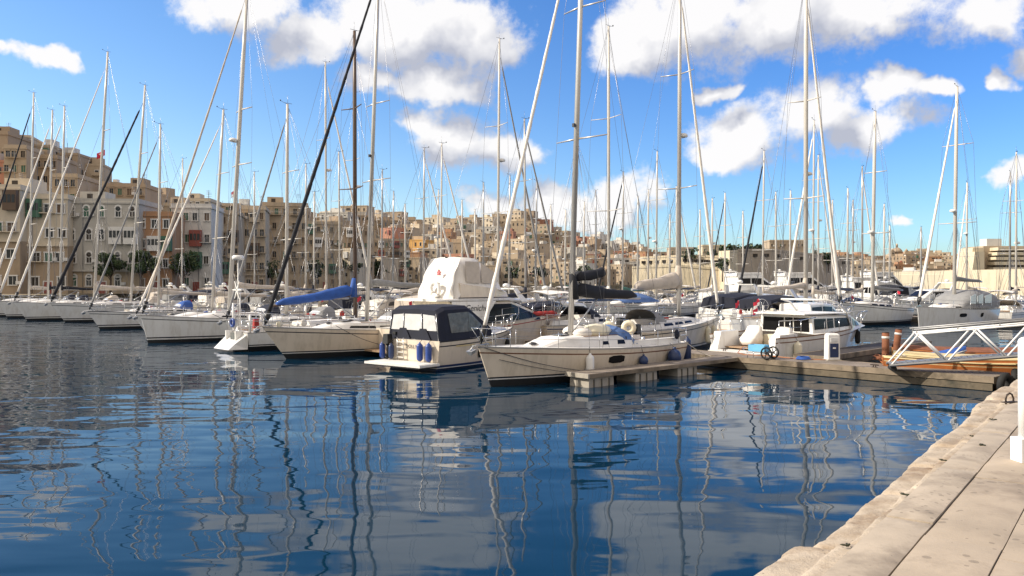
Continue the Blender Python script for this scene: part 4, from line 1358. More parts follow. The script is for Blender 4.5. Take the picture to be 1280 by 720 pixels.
def front_building(label, px0, px1, py_top, Y, tone, floors, cols, rot=0.0, base=1.5, depth=12, trim='auto', balcony=(), bay=(), arches=False, shutters='auto', upper=None, parapet=True,
                   name='apartment_building', cat='building', ww=.9, wh=1.55, door=True, rail='grey_steel', hut=None, lower=None):
    """a building near enough to show its windows: wall, cornice, each window, door and balcony a part"""
    Xc = ((px0 + px1) / 2 - 640) / F * Y
    w = (px1 - px0) / F * Y; top = EYE + (HOR - py_top) / F * Y; h = top - base
    if not bay and not balcony: cols += 1
    if not bay and not balcony and floors > 3: floors += 1
    root = thing(name, label, cat, (Xc, Y, base), rot)
    MB().box((0, depth / 2, h / 2), (w, depth, h), tone).build('wall', root)
    rnd = random.Random(int(px0 * 7 + py_top))
    if trim == 'auto': trim = 'white_trim' if tone in ('white_render', 'grey_render', 'cream_render', 'terracotta_render') else tone
    fh = h / floors
    if lower:
        MB().box((0, depth / 2 - .06, fh * lower[1] / 2), (w + .10, depth, fh * lower[1]), lower[0]).build('lower_wall', root)
        m = MB(); m.box((0, -.22, fh * lower[1]), (w + .3, .7, .35), tone); m.build('string_course', root)
    m = MB()
    for k in range(max(1, int(w / 9))):
        x = w * (rnd.random() - .5) * .9; m.tube([(x, -.12, .2), (x, -.12, h - .4)], .06, 'grey_steel', n=5)
    m.build('drain_pipe', root)
    m = MB(); m.box((0, depth / 2, h - .25), (w + .5, depth + .5, .3), tone); m.box((0, depth / 2, h + .25), (w + .1, depth + .1, .7), tone); m.build('cornice', root)
    fh = h / floors
    for f in range(floors):
        zc = fh * (f + .52)
        for c in range(cols):
            x = w * ((c + .5) / cols - .5)
            if f == 0 and door and c == cols // 2:
                m = MB(); m.box((x, -.05, 1.2), (1.7, .2, 2.5), trim); m.box((x, -.09, 1.15), (1.3, .22, 2.2), 'shutter_red'); m.build('door', root); continue
            if (f, c) in bay or (f > 0 and base < 5 and not arches and (f, c) not in balcony and rnd.random() < .13):
                m = MB(); m.box((x, -.6, zc), (2.3, 1.2, fh * .75), bay[(f, c)] if (f, c) in bay else rnd.choice(['shutter_green', 'white_trim', 'shutter_brown', 'shutter_red', tone]))
                for k in (-.7, 0, .7):
                    m.box((x + k, -1.22, zc + .25), (.52, .06, fh * .3), 'pane')
                m.build('closed_balcony', root); continue
            if rnd.random() < .08: continue
            m = MB(); sh = shutters
            if sh == 'auto': sh = rnd.choice(['pane', 'pane', 'pane', 'dark_opening', 'shutter_green', 'shutter_brown'])
            x += rnd.uniform(-.3, .3)
            y0 = -.06 if lower and f < lower[1] else 0
            m.box((x, y0 - .0, zc), (ww, .05, wh), sh)
            m.box((x, y0 - .10, zc + wh / 2 + .12), (ww + .5, .28, .24), trim); m.box((x, y0 - .14, zc - wh / 2 - .08), (ww + .5, .34, .16), trim)
            for sx in (-1, 1): m.box((x + sx * (ww / 2 + .09), y0 - .07, zc), (.18, .2, wh - .002), trim)
            m.box((x, y0 - .03, zc), (.07, .06, wh - .004), trim)
            if rnd.random() < .16: m.box((x + 1.1, -.35, zc - .4), (.8, .45, .6), 'white_trim')
            shutters_ = sh
            if arches:
                m.disc((x, -.03, zc + wh / 2 + .1), ww / 2 + .25, (0, 1, 0), .2, trim); m.disc((x, -.06, zc + wh / 2 + .0), ww / 2, (0, 1, 0), .36, sh)
            m.build('window', root)
            if (f, c) in balcony or (f > 0 and rnd.random() < .20):
                m = MB(); bz = zc - wh / 2 - .1
                m.box((x, -.6, bz), (2.4, 1.2, .16), tone)
                for k in range(9):
                    xx = x - 1.15 + 2.3 * k / 8
                    m.tube([(xx, -1.15, bz), (xx, -1.15, bz + .95)], .025, rail, n=4)
                m.box((x, -1.15, bz + .97), (2.4, .06, .06), rail)
                m.build('balcony', root)
    if hut:
        m = MB(); m.box((hut * w, depth * .5, h + 1.2), (w * .35, depth * .4, 2.2), tone); m.box((hut * w - .5, depth * .5 - depth * .2 - .03, h + 1.2), (1, .1, 1.3), 'dark_opening'); m.build('roof_hut', root)
    m = MB(); m.tube([(w * .3, depth * .4, h), (w * .3, depth * .4, h + 3.5)], .04, 'wire', n=4)
    for k in (2.6, 3.0, 3.3): m.tube([(w * .3 - .6, depth * .4, h + k), (w * .3 + .6, depth * .4, h + k)], .025, 'wire', n=4)
    m.build('aerial', root)
    return root


front_building('cream house with a brown stone base beside the white grey loggia house', 22, 82, 246, 146, 'cream_render', 4, 4, rot=.18, depth=14, lower=('brown_limestone', 2), balcony={(2, 1), (3, 2)}, ww=1.2)
front_building('wide cream villa with long terrace at the left edge of the waterfront', -70, 22, 234, 142, 'cream_render', 4, 5, rot=.12, depth=16, balcony={(1, 3), (2, 3)}, ww=1.3, lower=('brown_limestone', 2), hut=.3)
front_building('tall brown stone tower house rising highest at the left edge', -50, 8, 166, 190, 'brown_limestone', 8, 4, rot=.1, base=8, hut=.2)
front_building('brown house with a framed window stepping down right of the tall tower house', 6, 32, 184, 180, 'limestone', 7, 2, rot=.14, base=8)
front_building('stepped brown block with roof terraces behind the cream houses', 34, 70, 196, 186, 'brown_limestone', 6, 3, rot=.15, base=8, hut=-.2)
front_building('lower tan block stepping down right of the brown roof terraces', 66, 96, 220, 176, 'limestone', 5, 2, rot=.12, base=8)
front_building('small pale block with a low roof hut above the white grey loggia house', 96, 132, 236, 190, 'pale_limestone', 4, 3, rot=.1, base=9, hut=.1)
front_building('white grey house with arched loggia and boxed white balcony on the waterfront', 84, 172, 252, 150, 'grey_render', 4, 5, rot=.08, arches=True, bay={(2, 3): 'white_trim', (2, 4): 'white_trim'}, hut=-.25, lower=('limestone', 1))
front_building('brown block with dark roof hut above the white grey waterfront house', 134, 180, 232, 186, 'brown_limestone', 5, 3, rot=.1, base=8, hut=.15)
front_building('narrow terracotta house with two white balconies on the waterfront', 173, 214, 268, 153, 'terracotta_render', 4, 3, rot=.12, bay={(1, 1): 'white_trim', (2, 1): 'white_trim'})
front_building('white house with red and green closed balconies on the waterfront', 215, 263, 258, 162, 'white_render', 4, 4, rot=.14, bay={(2, 2): 'shutter_red', (1, 2): 'shutter_green'}, balcony={(1, 0), (2, 0)})
front_building('small pale block with roof hut peeping over the terracotta house', 182, 232, 256, 200, 'pale_limestone', 5, 3, rot=.15, base=8, hut=.2)
front_building('cream block with pink hut above the white house with closed balconies', 222, 262, 250, 226, 'cream_render', 5, 3, rot=.1, base=10, hut=-.1)
front_building('tan apartment house with two balconies right of the white house', 264, 297, 266, 174, 'limestone', 5, 3, rot=.2, balcony={(2, 1), (3, 1)}, hut=.25, lower=('pale_limestone', 1))
front_building('brown apartment house in five storeys left of the tall corner block', 297, 331, 260, 186, 'pale_limestone', 5, 4, rot=.22, balcony={(1, 1), (2, 1), (3, 3)}, lower=('limestone', 1))
front_building('tan block set back behind the long brown apartment block', 246, 300, 256, 240, 'pale_limestone', 5, 4, rot=.2, base=9)
front_building('tall corner block of brown stone highest on the middle waterfront', 328, 384, 256, 202, 'limestone', 6, 5, rot=.3, balcony={(3, 1), (2, 3), (4, 3)}, hut=-.2)
front_building('pale stone block right of the tall brown corner block', 384, 428, 279, 262, 'limestone', 5, 5, rot=.4, balcony={(2, 2)})
front_building('brown stone block with flat roof behind the blue sail cover', 426, 468, 284, 300, 'brown_limestone', 4, 5, rot=.4)
front_building('tan terrace of the waterfront beside the tallest black forestay', 466, 512, 300, 330, 'limestone', 4, 6, rot=.4)


town(-60, 385, 4, 'houses stepping up behind the left waterfront', 'left slope', 41, 5.5, 8, 5, 9, LT, [.25, .5, .8, 1.1])

# fortifications
def rampart(label, pts, h_py, tone, name='fortress_wall', batter=1.2, group=None, slots=0, parapet=True):
    """battered stone wall along ground points [(px, Y)], its top at photo rows h_py"""
    root = thing(name, label, 'fort wall')
    m = MB(); rings = []
    for (px, Y), py in zip(pts, h_py):
        z = EYE + (HOR - py) / F * Y; X = (px - 640) / F * Y
        rings.append([(X, Y - batter, -1), (X, Y, z - 1.2), (X, Y - .3, z - 1.1), (X, Y - .3, z), (X * 1.02, Y + 8, z), (X * 1.02, Y + 8, -1)])
    m.loft(rings, tone, closed=True, smooth=False)
    m.build('wall', root)
    if slots:
        m = MB()
        for i in range(slots):
            f = (i + .5) / slots * (len(pts) - 1); k = int(f); u = f - k
            px = lerp(pts[k][0], pts[k + 1][0], u); Y = lerp(pts[k][1], pts[k + 1][1], u); z = EYE + (HOR - lerp(h_py[k], h_py[k + 1], u)) / F * Y
            m.box(((px - 640) / F * Y, Y - .6, z - 3.4), (2.4, 1.0, 1.6), 'dark_opening')
        m.build('gun_port', root)
    return root


rampart('low honey stone sea wall with a dark colonnade at the foot of the central hill', [(800, 470), (860, 452), (905, 444)], (321, 318, 320), 'fort_stone', slots=14)
rampart('honey stone lower bastion in front of the colonnaded sea wall', [(790, 436), (850, 424), (900, 420)], (333, 331, 335), 'fort_stone')
rampart('sunlit corner of the honey stone bastion beside the dark bastion', [(898, 420), (912, 402), (925, 410)], (314, 313, 312), 'fort_stone')
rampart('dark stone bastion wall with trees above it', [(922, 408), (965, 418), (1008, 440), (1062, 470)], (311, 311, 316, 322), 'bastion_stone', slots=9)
rampart('long sunlit cream fort wall at the right edge beyond the yachts', [(1120, 330), (1180, 245), (1290, 205), (1420, 190)], (340, 338, 336, 333), 'fort_stone')
front_building('tan barracks block on top of the dark bastion', 962, 1006, 301, 470, 'limestone', 3, 7, base=12, cat='building')
front_building('low honey coloured guardhouse among trees on the sea wall', 878, 904, 307, 470, 'fort_stone', 2, 3, base=14)
front_building('low block above the colonnade of the sea wall', 838, 868, 310, 500, 'pale_limestone', 2, 4, base=14)

# terraced modern building on the fort at the right
t = thing('terraced_building', 'modern cream building with stacked balcony terraces above the sunlit fort wall', 'building', (0, 0, 0))
Y0 = 262.0
def tb(px, Y=Y0): return (px - 640) / F * Y
zt = [EYE + (HOR - py) / F * Y0 for py in (338, 331, 325, 319, 313, 307)]
MB().box(((tb(1236) + tb(1420)) / 2, Y0 + 9, (zt[0] + zt[5]) / 2 - 2), (tb(1420) - tb(1236), 12, zt[5] - zt[0] + 4), 'limestone').build('wall', t)
for k in range(5):
    x0 = tb(1238 + k * 1.5); x1 = tb(1430)
    m = MB(); m.box(((x0 + x1) / 2, Y0 + 1, zt[k] + .45), (x1 - x0, 5.5, 1.05), 'fort_stone'); m.build('balcony', t)
m = MB(); 
for i, (a, b) in enumerate(((1212, 1226), (1216, 1232))):
    xa, xb = tb(a), tb(b)
    m.hexa([(xa - .8, Y0 - 2 + i * 3, zt[0] - 4), (xb, Y0 - 2 + i * 3, zt[0] - 4), (xb, Y0 + 8, zt[0] - 4), (xa - .8, Y0 + 8, zt[0] - 4), (xa + .6, Y0 - 2 + i * 3, zt[4] - .5 + i * 1.4), (xb, Y0 - 2 + i * 3, zt[4] - .5 + i * 1.4), (xb, Y0 + 8, zt[4] - .5 + i * 1.4), (xa + .6, Y0 + 8, zt[4] - .5 + i * 1.4)], 'fort_stone')
m.build('stair_tower', t)
MB().box((tb(1252), Y0 + 6, zt[5] + 1.2), (5, 4, 2.6), 'white_render').build('roof_hut', t)

# church on the far skyline
Yc = 780; xc = (1121 - 640) / F * Yc; zb = EYE + (HOR - 323) / F * Yc
t = thing('church', 'distant church with square lantern tower and dome on the far skyline', 'church', (xc, Yc, zb - 12))
MB().box((0, 0, 8), (16, 14, 16), 'limestone').build('nave', t)
m = MB(); m.loft([[(q * math.cos(2 * math.pi * k / 12), q * math.sin(2 * math.pi * k / 12), z) for k in range(12)] for z, q in ((15, 5.2), (18, 5.2), (18.2, 5.5), (20, 4.7), (21.8, 3.1), (22.8, 1.2))], 'brown_limestone'); m.build('dome', t)
m = MB(); m.tube([(0, 0, 22.5), (0, 0, 25), (0, 0, 25.4), (0, 0, 27)], [1.1, 1.1, 1.3, .1], 'limestone', n=8); m.build('lantern', t)
for s in (-1, 1):
    m = MB(); m.box((s * 7, -5, 9.5), (3.6, 3.6, 19), 'limestone'); m.box((s * 7, -6.85, 16), (1.3, .2, 2.6), 'dark_opening'); m.tube([(s * 7, -5, 19), (s * 7, -5, 21.5)], [1.9, .2], 'brown_limestone', n=8); m.build('bell_tower', t)


# ------------------------------------------------------------------ trees
def tree(label, loc, h, cr, leaf='leaf', n=1500, seed=0, group=None, size=.34, flat=.75, name='tree'):
    rnd = random.Random(seed)
    root = thing(name, label, 'tree', loc, rnd.uniform(0, 6), group)
    m = MB(); top = h * .55
    m.tube([(0, 0, -.3), (.1, .05, h * .2), (.05, -.1, top)], [.22 * h / 7, .17 * h / 7, .10 * h / 7], 'bark', n=7)
    cl = []
    for k in range(9):
        a = rnd.uniform(0, 6.28); rr = cr * rnd.uniform(.35, .85); z = h * rnd.uniform(.48, .92)
        c = Vector((rr * math.cos(a), rr * math.sin(a), z)); cl.append((c, cr * rnd.uniform(.35, .6)))
        b0 = Vector((.05, -.05, h * rnd.uniform(.25, .5)))
        m.tube([b0, b0.lerp(c, .5) + Vector((0, 0, .2)), c], [.07 * h / 7, .045 * h / 7, .02], 'bark', n=5)
    cl.append((Vector((0, 0, h * .8)), cr * .6))
    m.build('trunk', root)
    m = MB()
    for i in range(n):
        c, r = cl[i % len(cl)]
        d = Vector((rnd.gauss(0, 1), rnd.gauss(0, 1), rnd.gauss(0, 1))).normalized() * r * rnd.uniform(.45, 1.05); d.z *= flat
        p = c + d
        u = Vector((rnd.gauss(0, 1), rnd.gauss(0, 1), rnd.gauss(0, .7))).normalized(); v = u.cross(Vector((rnd.gauss(0, 1), rnd.gauss(0, 1), rnd.gauss(0, 1)))).normalized()
        s = size * rnd.uniform(.5, 1.2)
        m.add([p - u * s, p + v * s * .55, p + u * s, p - v * s * .55], [(0, 1, 2, 3)], leaf if rnd.random() < .7 else 'leaf_light')
    m.build('crown', root, recalc=False)
    return root


def px_tree(label, px, py_top, Y, w_px, base=1.5, **kw):
    h = EYE + (HOR - py_top) / F * Y - base
    return tree(label, ((px - 640) / F * Y, Y, base), h, w_px / F * Y / 2, seed=int(px), **kw)


px_tree('round dark tree before the white grey waterfront house', 138, 314, 146, 32)
px_tree('tall dark tree before the terracotta waterfront house', 176, 306, 146, 27)
px_tree('thin light tree right of the tall dark waterfront tree', 192, 316, 147, 18, leaf='leaf_light', n=450)
px_tree('broad dark tree before the white house with closed balconies', 229, 315, 154, 34)
px_tree('low tree at the foot of the tall brown corner block', 340, 326, 192, 24, n=450)
for i, px in enumerate((372, 391, 408, 424, 440, 456, 474, 492)):
    Y = interp(SHORE, px) - 12
    px_tree('dark waterfront tree, %s from the left in the line behind the blue sail cover' % ORD[i], px, 322 + (i % 3) * 2, Y, 24, leaf='leaf_dark', n=500, group='line of dark trees on the middle waterfront', size=.7)
for i, px in enumerate((540, 562, 590, 640, 672, 730)):
    Y = interp(SHORE, px) - 10
    px_tree('small dark tree, %s from the left along the shore below the central hill' % ORD[i], px, 332, Y, 20, leaf='leaf_dark', n=350, group='small trees along the shore below the central hill', size=1.0)
for i, (px, py, w) in enumerate(((908, 304, 16), (921, 303, 20), (936, 302, 22), (950, 305, 18), (862, 310, 20), (890, 312, 12), (1018, 314, 18), (1036, 316, 16))):
    px_tree(('dark evergreen at the left end of the dark bastion', 'dark evergreen second from the left on the dark bastion', 'widest dark evergreen on the dark bastion', 'dark evergreen left of the tan barracks block', 'dark evergreen above the honey stone sea wall', 'slim dark evergreen behind the guardhouse on the sea wall', 'dark evergreen right of the tan barracks block', 'rightmost small evergreen on the dark bastion')[i], px, py, 452, w, base=9, leaf='leaf_dark', n=420, group='evergreen trees on top of the fort', size=1.0)
px_tree('round shrub on the foot of the honey stone bastion', 903, 322, 405, 20, base=4, leaf='leaf_dark', n=420, size=.9, name='shrub')
# ------------------------------------------------------------------ the near row
def mast_on(px, t, bow_in=True, row=0.0):
    """distance across from the pontoon edge at which the sight line through photo column px crosses berth t"""
    k = (px - 640) / F
    a = P1 + RW * t
    return (k * a.y - a.x) / (UO.x - k * UO.y)


def height_at(px, py, pos):
    return EYE + (HOR - py) / F * pos.y


# nearest yacht
LEN = 11.2
bowp = ground(612, 484)
org = Vector((bowp.x, bowp.y, 0)) + UO * (LEN - 0.55)
near, nh, nhouse = sailboat('nearest cream sloop with a rolled headsail and black covered boom beside the finger pontoon', origin=org, head=A_IN, L=LEN, B=3.55, bow=1.50, stern=1.15,
    hull='cream_gelcoat', bands='black', cove='stripe_brown', mast_x=LEN * .565, mast_h=19.5, mast_r=.125, rake=2.6, cover='black_canvas', boom_len=4.3, boom_z=3.2, fat=.30, high=.70,
    furl='white_canvas', furl_r=.070, hood=None, windows=0, wheel=False, spreaders=(.44, .74), lamp=True, rake_bow=.62, roof=.50, furl_top=1.02)
for s in (1, -1):
    hull_window(nh, near, 5.0, 5.85, .62, .92, s)
cr = [c for c in kids(near) if c.name.startswith('coachroof')][0]
for s in (1, -1):
    nhouse.window(4.3, 4.75, .35, .75, s, slant1=-.06).build('window', cr)
    nhouse.window(5.25, 5.6, .35, .70, s, slant1=-.06).build('window', cr)
m = bundle(MB(), (6.0, 0, 3.85), (4.3, .05, 4.05), .24, .42, .18, .40, 'black_canvas', seed=4); m.build('sail_pile', [c for c in kids(near) if c.name.startswith('boom') and 'vang' not in c.name][0])
# folded blue cover over the companionway, cream kit on deck
zt_ = nhouse.at(4.2)[3]
m = MB(); arch(m, [(5.0, .50, .10), (4.75, .95, .50), (4.25, 1.12, .78), (3.8, 1.15, .62), (3.55, 1.22, .12)], 0, 0, nh.zs(.35) + .08, 'denim_canvas', power=.7); m.build('spray_hood', near)
m = MB()
for k, (x, y, r_) in enumerate(((5.6, -.4, .42), (5.15, .35, .5), (5.9, .3, .35), (4.9, -.5, .36))):
    m.ball((x, y, nhouse.at(x)[3] + r_ * .35), (r_ * 1.5, r_, r_ * .6), 'cream_plastic' if k % 2 else 'white_canvas', 10, 6)
m.build('folded_sail', near)
m = MB(); rnd = random.Random(2)
for k in range(7):
    x = rnd.uniform(3.2, 4.2); y = rnd.uniform(-1, 1)
    m.ball((x, y, nh.zs(.3) + .35), (.22, .22, .16), rnd.choice(['black_plastic', 'white_plastic', 'navy_plastic']), 8, 5)
m.build('deck_gear', near)
for xq, y in ((1.0, -1.25), (2.3, -1.35)):   # horseshoe buoys at the stern rail
    o = MB().torus((0, 0, 0), .22, .13, (1, .9, 0), 'cream_plastic', n=16, k=8).build('lifebuoy')
    o.location = world(near, (xq, y, nh.stern + .55)); o.rotation_euler = (0, 0, A_IN)
    tag(o, 'cream horseshoe buoy on the stern rail of the nearest yacht, the %s one' % ('right' if xq < 2 else 'left'), 'lifebuoy', 'cream buoys on the nearest yacht')
def side_fender(root, h, x, side, label, z=.55, rope=True, **kw):
    s = h.s_of(x); p = h.pt(x / (h.L - h.rake), z, side, kw.get('r', .13) + .02)
    fender(world(root, p), label, rope_top=world(root, h.deck_pt(x, side * .97, .05)) if rope else None, **kw)
S = 1      # port side faces the camera for boats with their bow to the left
side_fender(near, nh, 6.9, S, 'white cylinder fender hanging amidships on the nearest cream sloop', z=.62, r=.16, length=.85)
side_fender(near, nh, 4.0, S, 'small round navy fender hanging on the nearest sloop above the finger pontoon', z=.62, r=.19, length=.5, material='navy_plastic', round_=True)
side_fender(near, nh, 1.75, S, 'large round blue fender hanging near the stern of the nearest sloop', z=.62, r=.30, length=.5, material='navy_plastic', round_=True)
fender(world(near, (-.12, 1.15, .75)), 'upright navy fender at the stern corner of the nearest sloop', r=.17, length=1.1, material='navy_plastic')

# little cruiser with navy canopy
def canopy_boat():
    s0 = Vector((-4.35, 34.2, 0)); s1 = Vector((-0.7, 38.9, 0)); d = (s1 - s0).normalized()
    head = math.atan2(d.y, d.x)
    root = thing('motor_cruiser', 'small white motor boat with a navy canopy and bathing platform at its stern', 'motorboat', s0, head)
    L, B = 7.2, 3.5
    h = Hull(L, B, 1.55, 1.28, rake=.9, wt=.94, transom=.05, flare=.86, full=2.8, smax=.3, sag=0)
    h.mesh('cream_gelcoat', root, BANDS['navy'], 'stripe_dark', rail='stripe_dark'); h.deck(root)
    z0 = h.stern
    hw = B / 2 * .88
    st = [(.12, hw, hw * .90, z0 - .05, z0 + 1.28), (.5, hw * 1.01, hw * .93, z0 - .03, z0 + 1.44), (2.0, hw * 1.02, hw * .93, z0, z0 + 1.46), (2.4, hw, hw * .88, z0, z0 + 1.30), (3.65, hw * .98, hw * .92, z0 + .05, z0 + .52), (3.85, hw * .94, hw * .90, z0 + .05, z0 + .12)]
    c = House(st); can = c.mesh('navy_canvas', root, 'canopy', crown=.05, round_=.14)
    for s in (1, -1):
        m = MB(); pts = [c.side(x, v, s, .004) for x, v in ((.85, .24), (.66, .88), (1.98, .90), (1.98, .24))]
        pts2 = [p + Vector((0, s * .012, .003)) for p in pts]
        m.loft([pts, pts2], 'vinyl_dark', smooth=False)
        pts = [c.side(x, v, s, .004) for x, v in ((2.0, .24), (2.0, .90), (2.42, .88), (2.95, .70), (2.6, .34))]
        m.loft([pts, [p + Vector((0, s * .012, .003)) for p in pts]], 'vinyl_dark', smooth=False); m.build('side_window', can)
    # after face: three clear panels
    def aft(y, v):
        return Vector((lerp(.12, .12 + .02, v) - .012, y * lerp(hw, hw * .90, v), lerp(z0 - .05, z0 + 1.24, v)))
    for a, b in ((-.93, -.40), (-.33, .38), (.45, .93)):
        m = MB(); q = [aft(a, .36), aft(b, .36), aft(b, .90), aft(a, .90)] if a > -.5 and b < .5 else ([aft(a, .36), aft(b, .36), aft(b, .90), aft(a * .95, .86)] if a < 0 else [aft(a, .36), aft(b, .36), aft(b * .95, .86), aft(a, .90)])
        m.loft([q, [p + Vector((-.012, 0, 0)) for p in q]], 'vinyl', smooth=False); m.build('rear_window', can)
    for a, b in ((-.7, -.1), (.1, .75)):   # canvas folds at the foot of the panels
        m = MB(); q = [aft(a, .04), aft(b, .04), aft((a + b) / 2 + .12, .42), aft((a + b) / 2 - .12, .42)]
        m.loft([q, [p + Vector((-.05, 0, 0)) for p in q]], 'navy_canvas', smooth=False); m.build('canvas_fold', can)
    m = MB()
    for y in (-.98, -.36, .42, .98):
        m.tube([aft(y, 0) + Vector((-.03, 0, 0)), aft(y * .98, .93) + Vector((-.03, 0, 0))], .018, 'steel', n=5)
    m.build('canopy_frame', can)
    m = MB(); m.box((-.62, 0, .30), (1.2, B * .96, .10), 'gelcoat'); m.box((-.62, 0, .22), (1.1, B * .9, .06), 'stripe_dark'); m.box((-.62, 0, .355), (1.0, B * .86, .012), 'deck'); pl = m.build('bathing_platform', root)
    m = MB()
    for y in (.42, .80): m.tube([(-.08, y, .36), (-.10, y, 1.35)], .02, 'steel')
    for k in range(4): m.box((-.10, .61, .5 + k * .22), (.06, .4, .03), 'white_plastic')
    m.build('ladder', root)
    m = MB(); m.box((-.22, 1.28, 1.28), (.34, .34, .42), 'black_plastic', taper=.8); m.tube([(-.22, 1.28, 1.08), (-.2, 1.28, .5)], [.09, .06], 'black_plastic'); m.ball((-.2, 1.28, .48), (.16, .05, .08), 'black_plastic'); m.build('outboard_motor', root)
    m = MB(); m.box((.35, 1.1, 1.52), (.7, .16, .12), 'black_plastic'); m.build('engine_bracket', root)
    text_obj('lettering', 'DOLLY', .22, 'stripe_dark', root, (-.028, .00, .98), (R(90), 0, R(-90)))
    m = MB()
    for side in (-1,):
        for a, b in ((1.0, 2.2), (2.5, 3.6)):
            rr = []
            for i in range(5):
                x = lerp(a, b, i / 4); s = x / (L - .9)
                rr.append([h.pt(s, .98, side, .002), h.pt(s, 1.05, side, .002), h.pt(s, 1.05, side, .012), h.pt(s, .98, side, .012)])
            m.loft(rr, 'yellow_paint', smooth=False)
    m.build('name_stripe', root)
    m = MB()
    s = 2.6 / (L - .9); c0 = h.pt(s, .66, -1, .01)
    m.loft([[c0 + Vector((.11 * math.cos(a) , 0, .26 * math.sin(a))) for a in [2 * math.pi * k / 14 for k in range(14)]], [c0 + Vector((.11 * math.cos(a), -.02, .26 * math.sin(a))) for a in [2 * math.pi * k / 14 for k in range(14)]]], 'window_dark', smooth=False)
    m.build('porthole', root)
    guard_rails(h, root, 3.6, 6.4, step=1.0, height=.55, pushpit=False)
    # deckhouse ahead of the canopy
    st = [(3.7, 1.2, 1.05, z0, z0 + .42), (5.2, .9, .75, z0 + .05, z0 + .34), (6.0, .5, .4, h.zs(.85), h.zs(.85) + .08)]
    House(st).mesh('gelcoat', root, 'coachroof')
    for i, y in enumerate((-.66, -1.18)):
        fender(world(root, (-.18, y, .78)), 'bright blue fender standing at the transom of the navy canopied boat, the %s one' % ('left' if i == 0 else 'right'), r=.14, length=.78, material='blue_plastic', rope_top=world(root, (-.06, y, 1.3)), group='blue fenders at the navy canopied boat')
    fender(world(root, (-.25, 1.58, .75)), 'blue fender under the outboard of the navy canopied boat', r=.13, length=.7, material='blue_plastic', rope_top=world(root, (-.06, 1.5, 1.3)), group='blue fenders at the navy canopied boat')
    fender(world(root, (-.25, 1.02, .74)), 'dark blue fender beside the boarding ladder of the navy canopied boat', r=.12, length=.66, material='navy_plastic', rope_top=world(root, (-.06, 1.02, 1.3)), group='blue fenders at the navy canopied boat')
    fender(world(root, h.pt(.86, .6, -1, .16)), 'black fender at the bow of the navy canopied boat', r=.14, length=.9, material='rubber')
    return root
canopy_boat()


